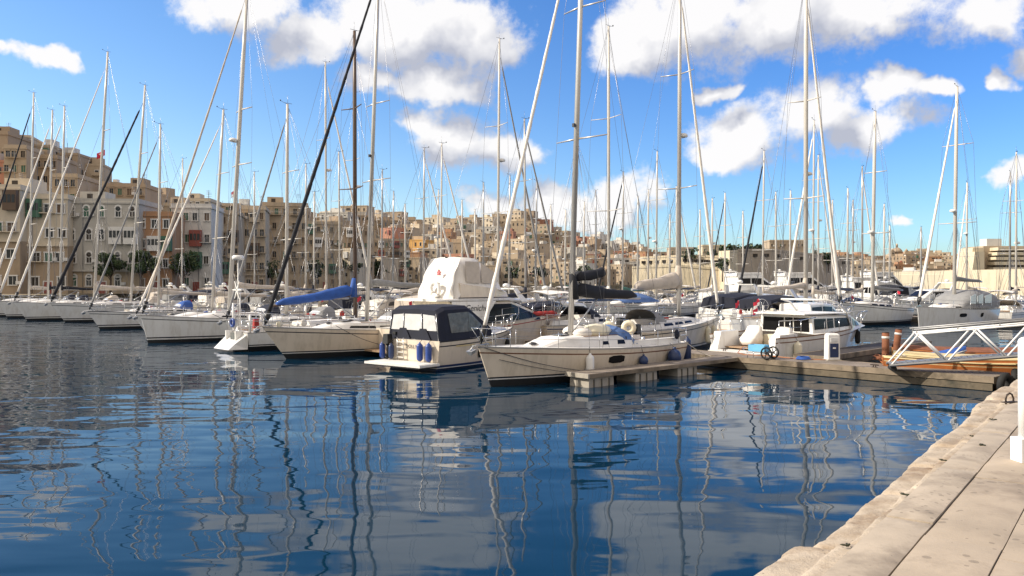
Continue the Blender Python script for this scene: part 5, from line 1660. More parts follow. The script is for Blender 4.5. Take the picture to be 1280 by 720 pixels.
# flybridge yacht wrapped in white canvas
def fly_yacht():
    t = 15.0
    k = at(575, HOR, 40.5); rel = (Vector((k.x, k.y, 0)) - P1).dot(UO)
    root = thing('motor_yacht', 'big white flybridge yacht with its upper deck wrapped in white canvas and a lifebuoy', 'motorboat', berth(t, rel - 3.0), A_OUT)
    L, B = 12.2, 3.9
    h = Hull(L, B, 2.0, 1.45, rake=1.5, wt=.93, transom=.1, flare=.84, full=2.6, smax=.35, sag=0)
    h.mesh('cream_gelcoat', root, BANDS['navy'], 'stripe_red', rail='toerail'); h.deck(root)
    zd, zr = 1.5, 2.78
    hw = 1.62
    st = [(2.2, hw, hw * .94, zd - .05, zr), (6.4, hw, hw * .93, zd, zr), (7.0, hw * .97, hw * .86, 1.55, zr - .15), (9.3, hw * .75, hw * .6, 1.68, 1.95), (10.2, hw * .5, hw * .4, 1.75, 1.8)]
    c = House(st); hs = c.mesh('cream_gelcoat', root, 'saloon', roof='gelcoat')
    for s in (1, -1):
        m = MB(); ra = []
        for x, v0, v1 in ((4.3, .06, .08), (5.2, .06, .93), (6.4, .06, .93), (7.0, .06, .90), (8.0, .06, .86), (9.0, .06, .62)):
            a, b = c.side(x, v0, s, .012), c.side(x, v1, s, .012); o_ = Vector((0, s * .014, 0)); ra.append([a, b, b + o_, a + o_])
        m.loft(ra, 'window_dark', smooth=False); m.build('side_window', hs)
    m = MB()
    def scr(x, y):
        a = c.at(x); return Vector((x, a[1] * y, a[3] + .05))
    m.loft([[scr(x, y) for y in (-.85, 0, .85)] + [scr(x, y) + Vector((0.02, 0, .03)) for y in (.85, 0, -.85)] for x in (7.1, 8.2, 9.2)], 'window_dark', smooth=False); m.build('windscreen', hs)
    # flybridge wing with its name
    st2 = [(1.2, hw * 1.02, hw * 1.05, zr + .02, zr + .12), (2.9, hw * 1.04, hw * 1.05, zr + .02, zr + .14), (6.6, hw * 1.0, hw * .98, zr + .02, zr + .12), (7.4, hw * .8, hw * .78, zr, zr + .08)]
    House(st2).mesh('gelcoat', root, 'flybridge_deck')
    m = MB()
    for s in (1, -1):
        m.loft([[Vector((x, s * (hw * 1.02 + .05), z)) for z in (zr + .16, zr + .21)] + [Vector((x, s * (hw * 1.02 + .08), z)) for z in (zr + .21, zr + .16)] for x in (2.6, 4.5, 6.8)], 'stripe_dark', smooth=False)
    m.build('rub_strip', root)
    for s in (1, -1):     # side wing that carries the name
        m = MB(); pts = [Vector((x, s * (hw + .02), z)) for x, z in ((2.2, zd + .1), (4.25, zd + .1), (5.2, zr), (2.2, zr))]
        m.loft([pts, [p + Vector((0, s * .05, 0)) for p in pts]], 'gelcoat', smooth=False); m.build('side_wing', root)
    text_obj('lettering', 'Geniche', .46, 'stripe_dark', root, (3.80, -(hw + .085), zr - .36), (R(90), 0, 0), shear=.25)
    # coaming and canvas
    zt2 = 5.05
    st3 = [(2.95, 1.42, 1.40, zr + .1, zr + .95), (5.4, 1.45, 1.42, zr + .1, zr + .75), (6.5, 1.2, 1.1, zr + .1, zr + .5), (7.1, .7, .6, zr + .1, zr + .25)]
    House(st3).mesh('cream_gelcoat', root, 'flybridge_coaming')
    m = MB(); rings = []
    rnd = random.Random(8)
    prof = [(2.55, 1.46, 1.46, zr + .02, zr + .08), (2.62, 1.46, 1.40, zr + .02, zr + .9), (2.80, 1.45, 1.30, zr + .02, zr + 1.6), (3.02, 1.44, 1.22, zr + .5, zt2 - .12), (3.3, 1.43, 1.22, zr + .75, zt2), (4.4, 1.45, 1.24, zr + .72, zt2 - .06), (4.9, 1.46, 1.2, zr + .7, zt2 - .30), (5.9, 1.40, 1.15, zr + .55, zr + 1.1), (6.2, 1.3, 1.1, zr + .5, zr + .62)]
    for x, hb, ht, za, zb in prof:
        ring = []
        for j in range(13):
            u = j / 12 * 2 - 1
            yy = u * ht if abs(u) < .75 else math.copysign(lerp(ht * .75, hb, (abs(u) - .75) / .25), u)
            zz = zb + .05 * (1 - u * u) if abs(u) < .75 else lerp(zb, za, ((abs(u) - .75) / .25) ** 1.3)
            w = .05 * mnoise.noise((x * 2.6, u * 3.5, zz * 2.2)) + .02 * mnoise.noise((x * 7, u * 8, zz * 6))
            ring.append((x + w, yy + w, zz + w))
        rings.append(ring)
    m.loft(rings, 'white_canvas', closed=False, cap=False)
    # after face: wrinkled sheet closing the hoop
    rows = []
    for i in range(29):
        v = i / 28; row = []
        for j in range(29):
            u = j / 28 * 2 - 1
            zz = lerp(zr - .12, zt2 - .02, v); w = lerp(1.47, 1.22, v)
            xx = lerp(2.42, 3.15, v ** 1.5) - .10 * math.sin(v * 3.1) + .11 * mnoise.noise((u * 2.2 + v * 2.0, v * 3.1, 1)) + .05 * mnoise.noise((u * 5 + v * 3, v * 4, 2))
            row.append((xx, u * w, zz))
        rows.append(row)
    m.loft(rows, 'white_canvas', closed=False, cap=False)
    can = m.build('canvas_cover', root)
    for s in (1, -1):
        for a, b, z_0, z_1, z_2 in ((3.35, 4.3, zr + .98, zt2 - .2, zt2 - .2), (4.4, 5.4, zr + .95, zt2 - .26, zr + 1.5)):
            m = MB(); pts = []
            for x, z in ((a, z_0), (b, z_0 - .05), (b, z_2), (a, z_1)):
                f = (z - zr - .75) / (zt2 - zr - .75); pts.append(Vector((x, s * lerp(1.47, 1.30, f), z)))
            m.loft([pts, [p + Vector((0, s * .015, 0)) for p in pts]], 'beige_canvas', smooth=False); m.build('canvas_window', can)
    m = MB()   # small pinkish red mark sewn to the canvas
    pts = []
    for k in range(10):
        a = math.pi * k / 5; rr = .17 if k % 2 == 0 else .08
        pts.append((2.50, -.30 + rr * math.sin(a), 4.26 + rr * math.cos(a)))
    m.poly(pts, (-1, 0, 0), .10, 'faded_red')
    m.build('emblem', can)
    MB().box((3.2, 0, zt2 + .02), (.12, .12, .1), 'black_plastic').build('anchor_light', root)
    guard_rails(h, root, 5.5, 11, step=1.3, height=.7, pushpit=False, r=.018)
    m = MB()
    for k in range(6):
        m.ball((7.6 + .55 * k, -1.15 + .06 * k, 1.95), (.45, .22, .16), 'red_canvas', 8, 5)
    m.build('red_cover', root)
    m = MB(); m.box((-.35, 0, .32), (.9, B * .85, .08), 'teak'); m.build('bathing_platform', root)
    o = MB().torus((0, 0, 0), .34, .10, (1, 0, .12), 'white_plastic', n=22, k=9)
    for k in range(4):
        a = math.pi / 4 + math.pi / 2 * k
        o.torus((0, .34 * math.cos(a), .34 * math.sin(a)), .105, .016, (0, -math.sin(a), math.cos(a)), 'beige_canvas', n=10, k=5)
    o = o.build('lifebuoy'); o.location = world(root, (2.22, -.28, 3.42)); o.rotation_euler = (0, 0, A_OUT)
    tag(o, 'cream lifebuoy ring hanging on the white canvas of the big flybridge yacht', 'lifebuoy')
    return root
fly_yacht()

# yacht with the black forestay, left of the navy canopied boat
b6 = ground(352, 449)
L6 = 11.8
y6, h6, c6 = sailboat('cream hulled sloop with a black rolled headsail next to the navy canopied boat', origin=Vector((b6.x, b6.y, 0)) + UO * (L6 - 1.0), head=A_IN, L=L6, B=3.5, bow=1.62, stern=1.2, hull='cream_gelcoat',
    bands='black', cove='stripe_dark', mast_x=L6 - 5.9, mast_h=20.5, mast_r=.125, rake=2.3, cover='grey_canvas', boom_len=4.6, boom_z=3.6, furl='black_canvas', furl_r=.095, furl_top=.99, hood='grey_canvas', windows=2, spreaders=(.40, .62),
    rake_bow=1.25, roof=.42, lamp=True)
# boat with its stern to the left, brown mast and blue sail cover
s5 = ground(296, 438)
y5, h5, c5 = sailboat('white yacht showing its sugar-scoop stern, with a brown mast and bright blue sail cover', kit=True, origin=s5, head=A_OUT, L=11.5, B=3.6, bow=1.5, stern=1.05, hull='gelcoat', bands='black', mast_x=7.6, mast_h=19.3, mast_r=.15,
    mast_mat='mast_brown', rake=.2, cover='blue_canvas', boom_len=5.4, boom_z=2.95, boom_drop=.55, fat=.34, high=.85, furl=None, hood=None, windows=3, spreaders=(.45, .73), stern_rack=False, wire=.009, bow_anchor=False)
m = MB()
for y in (-.5, .5):
    m.box((-.12, y * 1.2, .75), (.5, .10, .7), 'white_plastic')
m.hexa([(-.9, -.95, .12), (-.9, .95, .12), (.1, 1.15, .12), (.1, -1.15, .12), (-.55, -.95, .42), (-.55, .95, .42), (.1, 1.2, .95), (.1, -1.2, .95)], 'gelcoat')
m.build('stern_steps', y5)
m = MB()
m.tube([(.1, -.2, 1.0), (.1, -.2, 3.3)], .035, 'white_plastic')
m.ball((.1, -.2, 3.35), (.18, .09, .09), 'white_plastic')
for k in range(6):
    a = math.pi / 3 * k
    c0 = Vector((-.09, -.2, 3.35))
    m.hexa([c0 + Vector((-.01, q * .05 * -math.sin(a) + p * math.cos(a), q * .05 * math.cos(a) + p * math.sin(a))) for p, q in ((.06, -1), (.06, 1), (.55, .5), (.55, -.5))] + [c0 + Vector((.01, q * .05 * -math.sin(a) + p * math.cos(a), q * .05 * math.cos(a) + p * math.sin(a))) for p, q in ((.06, -1), (.06, 1), (.55, .5), (.55, -.5))], 'white_plastic')
m.build('wind_turbine', y5)
m = MB(); m.tube([(.3, .5, 1.0), (.3, .5, 5.0)], .03, 'white_plastic'); m.loft([[(.3 + q * math.cos(2 * math.pi * k / 12), .5 + q * math.sin(2 * math.pi * k / 12), z) for k in range(12)] for z, q in ((5, .22), (5.05, .33), (5.2, .33), (5.27, .25))], 'white_plastic'); m.build('radar_pole', y5)
m = MB(); m.tube([(.2, .9, 1.0), (.2, .9, 2.6)], .06, 'white_plastic'); m.tube([(.2, -1.2, 1.0), (.2, -1.2, 2.0)], .07, 'white_plastic'); m.build('davit', y5)
m = MB(); m.torus((.0, .55, 1.5), .2, .07, (1, 0, 0), 'blue_plastic', n=14, k=6); m.build('blue_ring', y5)
m = MB(); m.box((-.25, -.1, .55), (.10, .5, .9), 'vinyl_dark'); m.build('stern_ladder', y5)
# big white yacht in the left foreground row
b4 = ground(184, 429)
y4, h4, c4 = sailboat('white sloop with a long clean hull and double waterline stripe left of the sugar-scoop stern', origin=Vector((b4.x, b4.y, 0)) + UO * 12.4, head=A_IN, L=12.8, B=3.8, bow=1.75, stern=1.25, bands='double', kit=True, cove='stripe_dark',
    mast_x=7.2, mast_h=23.6, mast_r=.17, mast_mat='mast_white', rake=3.3, cover='beige_canvas', boom_len=4.8, boom_z=3.4, furl='beige_canvas', furl_r=.075, furl_top=.98, hood='navy_canvas', windows=4, spreaders=(.45, .62), radar=.52, rake_bow=.45, roof=.4)
b3 = ground(74, 403)
y3, h3, c3 = sailboat('white sloop with a raked bow and black rolled headsail, third hull from left', origin=Vector((b3.x, b3.y, 0)) + UO * 13.2, head=A_IN, L=14.0, B=4.0, bow=1.85, stern=1.35, bands='double', cove='stripe_dark', mast_x=6.9,
    mast_h=height_at(173, 103, Vector((0, 77.5, 0))), mast_r=.16, mast_mat='mast_white', rake=3.6, cover='beige_canvas', boom_len=5.2, furl='black_canvas', furl_r=.13, furl_top=.93, hood='beige_canvas', windows=4, wire=.012, rake_bow=1.3)
b2 = ground(22, 401)
y2, h2, c2 = sailboat('white sloop with the tallest mast at the left edge, second hull from the left', origin=Vector((b2.x, b2.y, 0)) + UO * 13.2, head=A_IN, L=13.6, B=4.0, bow=1.85, stern=1.35, bands='double', mast_x=6.4, mast_h=height_at(111, 72, Vector((0, 84, 0))),
    mast_r=.17, mast_mat='mast_white', rake=2.9, cover='beige_canvas', boom_len=6, fat=.4, high=.6, furl='white_canvas', furl_r=.08, hood='beige_canvas', windows=4, wire=.012, rake_bow=1.2, inner=True)
for lab, px, py, tt, cov, fu in (('white sloop with a black sail cover at the left edge, third mast from the edge', 75, 132, 78.5, 'black_canvas', 'white_canvas'),
                             ('white sloop at the left edge with a pale rolled headsail, second mast from the edge', 60, 137, 83.0, 'black_canvas', 'white_canvas'),
                             ('white sloop cut by the left edge, dark rolled headsail on the leftmost mast', 36, 115, 88, 'beige_canvas', 'black_canvas')):
    o = mast_on(px, tt); p = berth(tt, o)
    sailboat(lab, origin=p + UO * 6.6, head=A_IN, L=12.5, B=3.8, bow=1.8, stern=1.3, bands='double', mast_x=6.6, mast_h=height_at(px, py, p), mast_r=.15, mast_mat='mast_white', rake=1.2, cover=cov, boom_len=4.8, furl=fu, furl_r=.10, hood='navy_canvas', windows=3, wire=.012, det=0, rake_bow=1.0)
for lab, px, py, tt, cov, fu, kw in (('pale yacht with a leaning white mast just left of the long clean white sloop', 265, 135, 39.5, 'beige_canvas', 'white_canvas', dict(rake=3.3, hood='navy_canvas')),
                             ('short yacht with a dark bow and thin mast before the white house on the quay', 198, 155, 50.5, 'beige_canvas', 'grey_canvas', dict(rake=.6, hood='blue_canvas', cove='stripe_dark', rail='stripe_dark')),
                             ('white yacht with a slender mast right behind the sugar-scoop stern', 358, 130, 28.4, 'beige_canvas', 'grey_canvas', dict(rake=.3, hood='grey_canvas'))):
    o = mast_on(px, tt); p = berth(tt, o)
    sailboat(lab, origin=p + UO * 6.2, head=A_IN, L=11.6 if px != 358 else 10.2, B=3.5, bow=1.5, stern=1.2, bands='double', mast_x=6.2, mast_h=height_at(px, py, p), mast_r=.13, mast_mat='mast_white', cover=cov, boom_len=4.4, furl=fu, furl_r=.07, windows=3, wire=.010, rake_bow=.9, **kw)

# ------------------------------------------------------------------ far side of the main pontoon
b10 = ground(893, 431)
y10, h10, c10 = sailboat('cream yacht with two buff fenders and a beige covered boom behind the nearest sloop', origin=Vector((b10.x, b10.y, 0)) - UO * 11.0, head=A_OUT, L=11.6, B=3.6, bow=1.75, stern=1.3, hull='cream_gelcoat', bands='double', cove='stripe_dark',
    mast_x=7.3, mast_h=21.5, mast_r=.13, rake=-.3, cover='beige_canvas', boom_len=4.2, boom_z=3.5, fat=.38, high=1.0, furl='white_canvas', furl_r=.085, hood='grey_canvas', windows=3, spreaders=(.37, .70), radar=.52, bim=None)
for x, lab in ((8.3, 'left'), (9.6, 'right')):
    side_fender(y10, h10, x, -1, 'buff cylinder fender on the cream hull behind the nearest sloop, the %s of two' % lab, z=.75, r=.17, length=.95, material='cream_plastic', group='buff fenders on the cream yacht')
m = MB(); arch(m, [(0.3, 1.5, .2), (1.2, 1.6, .45), (2.6, 1.6, .5), (3.6, 1.4, .12)], 0, 0, 2.75, 'denim_canvas', power=.9); m.build('awning', y10)


def pontoon_cruiser():
    t = 1.9
    root = thing('motor_cruiser', 'white open backed cruiser with a row of dark side windows, moored stern-to behind the trolley', 'motorboat', berth(t, 2.6), A_OUT - .17)
    L, B = 9.8, 4.1
    h = Hull(L, B, 1.62, 1.25, rake=1.0, wt=.95, transom=.15, flare=.88, full=2.5, smax=.32, sag=0)
    h.mesh('gelcoat', root, BANDS['plain'], 'stripe_brown', rail='wood_rail', transom_top=.5); h.deck(root, s0=.34)
    # open stern: two quarters, low sole and step
    for s in (1, -1):
        m = MB()
        m.hexa([(-.1, s * 1.45, .2), (1.6, s * 1.45, .2), (1.6, s * 1.93, .2), (-.1, s * 1.93, .2), (.35, s * 1.5, 1.36), (1.6, s * 1.5, 1.4), (1.6, s * 1.93, 1.4), (.35, s * 1.93, 1.36)], 'gelcoat')
        m.build('quarter', root)
    m = MB(); m.box((.1, 0, .46), (1.5, 2.9, .10), 'deck'); m.box((1.9, 0, .62), (2.6, 3.7, .06), 'teak'); m.build('cockpit_sole', root)
    m = MB(); m.box((.6, 0, .26), (.2, 2.8, .3), 'white_plastic'); m.build('stern_step', root)
    for y in (.85, -.9):
        m = MB()
        rings = []
        for z, w, d, dx in ((.70, .44, .46, 0), (1.0, .46, .50, .02), (1.06, .46, .44, .06), (1.36, .44, .20, .22), (1.58, .38, .15, .28), (1.64, .26, .08, .30)):
            rings.append([(1.75 + dx + d * math.copysign(abs(math.cos(2 * math.pi * k / 14)) ** .5, math.cos(2 * math.pi * k / 14)), y + w * math.copysign(abs(math.sin(2 * math.pi * k / 14)) ** .5, math.sin(2 * math.pi * k / 14)), z) for k in range(14)])
        m.loft(rings, 'white_canvas'); m.build('seat_cover', root)
    m = MB(); m.box((2.5, 0, .95), (.5, 1.0, .55), 'cream_plastic'); m.build('bench', root)
    zd = 1.35; hw = 1.55
    st = [(3.3, hw, hw * .94, zd - .2, 2.16), (6.6, hw * .98, hw * .9, zd, 2.14), (7.5, hw * .86, hw * .72, zd + .1, 1.86), (8.7, hw * .55, hw * .42, 1.5, 1.60)]
    c = House(st); hs = c.mesh('gelcoat', root, 'wheelhouse', roof='white_plastic')
    for s in (1, -1):
        for a, b in ((3.45, 4.4), (4.5, 5.0), (5.12, 6.5)):
            c.window(a, b, .35, .92, s, 'window_dark').build('window', hs)
        for a, b in ((6.62, 7.0), (7.08, 7.5)):
            c.window(a, b, .38, .86, s, 'vinyl_dark', slant1=-.1).build('window', hs)
    for a, b in ((-1.35, -.50), (-.42, .02), (.10, 1.35)):
        m = MB(); m.poly([(3.29, a, 1.38), (3.29, b, 1.38), (3.29, b * .97, 2.04), (3.29, a * .97, 2.04)], (-1, 0, 0), .02, 'window_dark'); m.build('rear_window', hs)
    m = MB(); m.box((4.6, 0, 2.235), (3.7, 2.95, .05), 'white_plastic'); m.build('roof_lip', root)
    m = MB()
    for s in (1, -1):
        m.tube([(6.5, s * 1.5, 1.5), (6.1, s * 1.45, 2.3), (5.5, s * 1.38, 2.75), (4.7, s * 1.3, 2.9)], .05, 'gelcoat', n=8)
    m.tube([(4.7, 1.3, 2.9), (4.7, -1.3, 2.9)], .05, 'gelcoat', n=8)
    m.build('roll_bar', root)
    guard_rails(h, root, 3.6, 9.0, step=1.4, height=.55, n_lines=1, pushpit=False)
    m = MB()   # stern rails
    for s in (1, -1):
        for x in (.5, 1.3, 2.1):
            m.tube([(x, s * 1.75, 1.35), (x, s * 1.75, 2.0)], .016, 'steel', n=5)
        m.tube([(.5, s * 1.75, 2.0), (2.1, s * 1.75, 2.0), (3.3, s * 1.7, 2.1)], .018, 'steel', n=5)
        m.tube([(.5, s * 1.75, 1.68), (2.1, s * 1.75, 1.68)], .012, 'steel', n=5)
    m.build('stern_rail', root)
    flag_on(root, (3.2, 1.4, 2.15), .8, 'red_cloth', white=True)
    text_obj('lettering', 'OK', .2, 'stripe_dark', root, (.49, .45, .28), (R(90), 0, R(-90))) if False else None
    for x, z, lab in ((1.35, .62, 'left'), (4.2, .62, 'middle')):
        side_fender(root, h, x, -1, 'cream cylinder fender on the open backed cruiser, the %s' % ('one by its stern quarter' if lab == 'left' else 'one amidships'), z=z, r=.19, length=.8, material='cream_plastic', group='cream fenders on the open backed cruiser')
    side_fender(root, h, 7.5, -1, 'black fender near the bow of the open backed cruiser', z=.95, r=.13, length=.7, material='rubber')
pontoon_cruiser()

# ------------------------------------------------------------------ middle distance, right
L = 13.5
o = mast_on(1000, 8.4); p = berth(8.4, 22.5)
sailboat('tall white sloop with a beige covered boom, its mast straight behind the open backed cruiser', origin=p - UO * 7.6, head=A_OUT, L=13.4, B=3.9, bow=1.8, stern=1.4, hull='grey_gelcoat', bands='double', mast_x=7.6, mast_h=25.5, mast_r=.17, mast_mat='mast_white', rake=-.1, cover='beige_canvas',
    boom_len=5.2, boom_z=3.4, fat=.3, high=.4, furl='white_canvas', furl_r=.11, hood='grey_canvas', windows=3, spreaders=(.33, .62), radar=.40, wire=.012)
b14 = ground(1057, 407)
y14, h14, c14 = sailboat('white ketch with a black gunwale and raked bow on open water behind the brown posts', origin=Vector((b14.x, b14.y, 0)) + Vector((math.cos(A_OUT - .14), math.sin(A_OUT - .14), 0)) * 9.2, head=A_IN - .14, L=10.2, B=3.4, bow=2.05, stern=1.4, bands='black', cove='stripe_dark', mast_x=5.0, mast_h=height_at(1093, 140, Vector((0, 71, 0))),
    mast_r=.17, mast_mat='mast_white', rake=1.6, cover='grey_canvas', boom_len=5, furl=None, hood='grey_canvas', windows=3, rail='stripe_dark', wire=.012, radar=.36, rake_bow=1.4)
b15 = ground(1150, 412)
y15, h15, c15 = sailboat('grey white sloop with a grey cockpit tent and small hull windows above the gangway', origin=Vector((b15.x, b15.y, 0)) + Vector((math.cos(A_OUT - .12), math.sin(A_OUT - .12), 0)) * 11.2, head=A_IN - .12, L=11.6, B=4.0, bow=1.85, stern=1.5, bands='plain', hull='gelcoat', mast_x=5.4,
    mast_h=height_at(1190, 100, Vector((0, 64, 0))), mast_r=.16, mast_mat='mast_white', rake=1.6, cover='grey_canvas', boom_len=5, boom_z=3.9, furl='white_canvas', furl_r=.10, hood=None, windows=2, wire=.012, radar=.42, rake_bow=.25, spreaders=(.37, .73))
for s in (1, -1):
    hull_window(h15, y15, 7.0, 7.8, .95, 1.25, s); hull_window(h15, y15, 4.5, 5.0, .9, 1.25, s)
m = MB(); arch(m, [(6.6, 1.2, .15), (5.9, 1.5, 1.0), (4.4, 1.6, 1.5), (2.2, 1.6, 1.5), (.6, 1.55, 1.2)], 0, 0, 1.6, 'grey_canvas', power=.55); tent = m.build('cockpit_tent', y15)
for s in (1, -1):
    for a, b in ((5.2, 6.2), (3.9, 5.0), (2.3, 3.6)):
        m = MB(); pts = [Vector((x, s * 1.63, z)) for x, z in ((a, 2.0), (b, 2.0), (b, 2.6), (a, 2.8))]
        m.loft([pts, [q + Vector((0, s * .02, 0)) for q in pts]], 'vinyl', smooth=False); m.build('tent_window', tent)

cruiser('white sport cruiser with a white transom and navy canopy behind the open backed cruiser', berth(10.6, 19.0), A_OUT, L=11, B=3.9, roof_z=2.7, canvas='navy_canvas', ensign=True, bow=1.8, stern=1.4)
cruiser('small white hardtop cruiser right of the navy canopied sport cruiser', berth(7.3, 15.2), A_OUT - .15, L=9, B=3.2, roof_z=2.35, ensign=True, radar=False)
cruiser('white cruiser under a broad navy canopy beside the tall bare mast', berth(14.0, 20.0), A_OUT, L=11.5, B=4, roof_z=2.8, canvas='navy_canvas', bow=1.8, stern=1.4)
cruiser('white cruiser with dark hood glass at the far right of the gangway', berth(-9.5, 24.0), A_IN - .2, L=10, B=3.6, roof_z=2.9, canvas='black_canvas', bow=1.8, stern=1.4)
cruiser('white cruiser showing its flared bow at the right edge', berth(-17.0, 21.0) , A_IN - .3, L=11, B=3.8, roof_z=2.8, bow=1.9, stern=1.5)
p = at(1085, 375, 118)
cruiser('long white flybridge motor yacht with two rows of dark windows before the far town', Vector((p.x - 7, p.y, 0)), .12, L=14, B=4.6, bow=2.6, stern=2.0, roof_z=3.9, fly=True, name='motor_yacht')
p = at(1150, 375, 128)
cruiser('largest white motor yacht with a raked upper deck before the sunlit fort wall', Vector((p.x - 9, p.y + 8, 0)), .2, L=15, B=5, bow=3.0, stern=2.3, roof_z=4.9, fly=True, name='motor_yacht')
p = at(1128, 375, 92)
cruiser('chunky white flybridge cruiser stern-on left of the grey cockpit tent', Vector((p.x, p.y, 0)), 1.9, L=9, B=3.4, bow=2.2, stern=1.7, roof_z=3.3, fly=True, canvas='black_canvas', ensign=True)
p = at(1210, 375, 86)
cruiser('dark glassed cruiser with a black hard top behind the grey cockpit tent', Vector((p.x, p.y, 0)), A_IN - .5, L=10, B=3.6, bow=1.9, stern=1.5, roof_z=2.9, canvas='black_canvas')
p = at(880, 360, 120)
cruiser('white motor yacht below the honey stone bastion', Vector((p.x, p.y, 0)), .3, L=16, B=5, bow=3.2, stern=2.2, roof_z=4.6, fly=True, name='motor_yacht')
p = at(940, 360, 128)
cruiser('white motor yacht below the dark bastion', Vector((p.x, p.y, 0)), .2, L=17, B=5, bow=3.2, stern=2.2, roof_z=4.7, fly=True, name='motor_yacht')

# ------------------------------------------------------------------ masts further back, measured one by one from the photograph: column, top row, cover, rolled headsail, mast
BACK = [(408, 78, 'beige', 'white', 'w'), (443, 115, 'grey', 'none', 'w'), (477, 212, 'beige', 'none', 'd'), (491, 239, 'black', 'none', 'd'), (529, 185, 'beige', 'white', 'g'), (546, 237, 'navy', 'none', 'w'),
        (551, 179, 'beige', 'white', 'w'), (604, 228, 'white', 'none', 'd'), (622, 48, 'grey', 'grey', 'w'), (636, 219, 'beige', 'none', 'g'), (657, 149, 'navy', 'grey', 'g'), (669, 226, 'beige', 'none', 'd'), (689, 256, 'white', 'none', 'w'),
        (718, 231, 'navy', 'none', 'g'), (729, 252, 'beige', 'none', 'w'), (745, 238, 'beige', 'none', 'd'), (761, 33, 'white', 'none', 'w'), (778, 215, 'green', 'black', 'g'), (797, 245, 'navy', 'none', 'w'), (810, 237, 'beige', 'none', 'w'), (820, 189, 'beige', 'none', 'w'),
        (837, 268, 'white', 'none', 'w'), (846, 233, 'navy', 'white', 'w'), (875, 262, 'beige', 'none', 'w'), (890, 248, 'white', 'none', 'w'), (906, 241, 'beige', 'black', 'w'), (929, 264, 'navy', 'none', 'w'), (953, 188, 'beige', 'black', 'w'), (970, 240, 'white', 'none', 'w'),
        (987, 238, 'navy', 'none', 'w'), (1016, 150, 'beige', 'white', 'w'), (1023, 194, 'navy', 'white', 'w'), (1040, 250, 'white', 'none', 'w'), (1059, 235, 'beige', 'none', 'w'), (1066, 250, 'navy', 'none', 'g'), (1078, 208, 'beige', 'white', 'g'), (1105, 255, 'white', 'none', 'w'), (1112, 282, 'beige', 'none', 'w'),
        (1151, 284, 'navy', 'none', 'g'), (1208, 228, 'beige', 'white', 'w'), (1262, 215, 'navy', 'none', 'g'), (1270, 190, 'beige', 'none', 'w'), (227, 198, 'beige', 'none', 'w'), (318, 215, 'navy', 'none', 'w'), (382, 205, 'beige', 'none', 'w'), (392, 240, 'navy', 'none', 'w'), (425, 190, 'grey', 'none', 'w'), (507, 255, 'navy', 'none', 'w'), (578, 250, 'beige', 'none', 'w'), (594, 262, 'navy', 'none', 'w'), (706, 262, 'green', 'none', 'w')]
CV = {'beige': 'beige_canvas', 'grey': 'grey_canvas', 'navy': 'navy_canvas', 'black': 'black_canvas', 'white': 'white_canvas', 'green': 'green_canvas', 'none': None}
ROWS_ = [(9.0, False), (39.5, True), (56.0, False), (80.0, True), (98.0, False)]
rnd = random.Random(31)
taken = {k: [] for k in range(len(ROWS_))}
taken[0] = [8.2, 1.9]
taken[1] = []
plan = []
for px, py, cov, fu, mm in sorted(BACK, key=lambda e: e[1]):
    best = None
    for k, (off, bin_) in enumerate(ROWS_):
        kk = (px - 640) / F; a = P1 + UO * off
        tt = (kk * a.y - a.x) / (RW.x - kk * RW.y)
        if tt < -13 or tt > 104: continue
        pos = berth(tt, off); hh = height_at(px, py, pos)
        clash = sum(max(0, 3.9 - abs(tt - q)) for q in taken[k])
        cost = abs(hh - 16.5) + (6 if hh < 10.5 else 0) + clash * 2.5
        if k == 0 and 5 < tt < 13: cost += 20
        if best is None or cost < best[0]:
            best = (cost, k, tt, off, bin_, hh)
    _, k, tt, off, bin_, hh = best
    taken[k].append(tt)
    plan.append((px, py, cov, fu, mm, k, tt, off, bin_, hh))
plan.sort(key=lambda e: e[0])
count = {}
ROW_NAME = ['the pontoon row', 'second row', 'third row', 'fourth row', 'farthest row']
n_in_row = {}
for px, py, cov, fu, mm, k, tt, off, bin_, hh in plan:
    n_in_row.setdefault(k, []).append(px)
for px, py, cov, fu, mm, k, tt, off, bin_, hh in plan:
    i = n_in_row[k].index(px)
    lab = 'yacht with %s sail cover%s, %s from left in %s' % (cov, '' if fu == 'none' else ' and %s headsail' % fu, ORD[i], ROW_NAME[k])
    pos = berth(tt, off)
    Lb = min(max(hh * .68, 9.0), 13.0); mx = Lb * .56
    head = A_IN if bin_ else A_OUT
    f = UO * (1 if not bin_ else -1)
    mr = max(.085, .0013 * pos.y) * (1.25 if py < 120 else 1)
    sailboat(lab, origin=pos - f * mx, head=head, L=Lb, B=Lb * .31, bow=rnd.uniform(1.3, 1.75), stern=rnd.uniform(1.0, 1.3), hull=rnd.choice(['gelcoat', 'gelcoat', 'cream_gelcoat', 'grey_gelcoat']), bands=rnd.choice(['double', 'black', 'navy', 'red']),
             cove=rnd.choice([None, 'stripe_navy', 'stripe_dark', 'stripe_red']), mast_x=mx, mast_h=hh, mast_r=mr, mast_mat={'w': 'mast_white', 'd': 'alu_grey', 'g': 'alu'}[mm], rake=rnd.uniform(.2, 1.2) if bin_ else rnd.uniform(-.6, .6),
             cover=CV[cov], boom_len=Lb * .38, fat=.26, high=.45, furl=CV[fu], furl_r=.075 if pos.y < 70 else .10, hood=rnd.choice(['navy_canvas', 'grey_canvas', 'beige_canvas', 'blue_canvas', 'white_canvas', None]),
             bim=rnd.choice([None, None, 'navy_canvas', 'white_canvas', 'beige_canvas']), windows=2, det=0, wire=.007 + .00008 * pos.y, bow_anchor=False, wheel=False, ensign=rnd.choice([None, None, None, 'red_cloth']),
             group='sailing yachts in the rows behind', radar=rnd.choice([None, None, .4, .55]), roof=rnd.uniform(.35, .5))
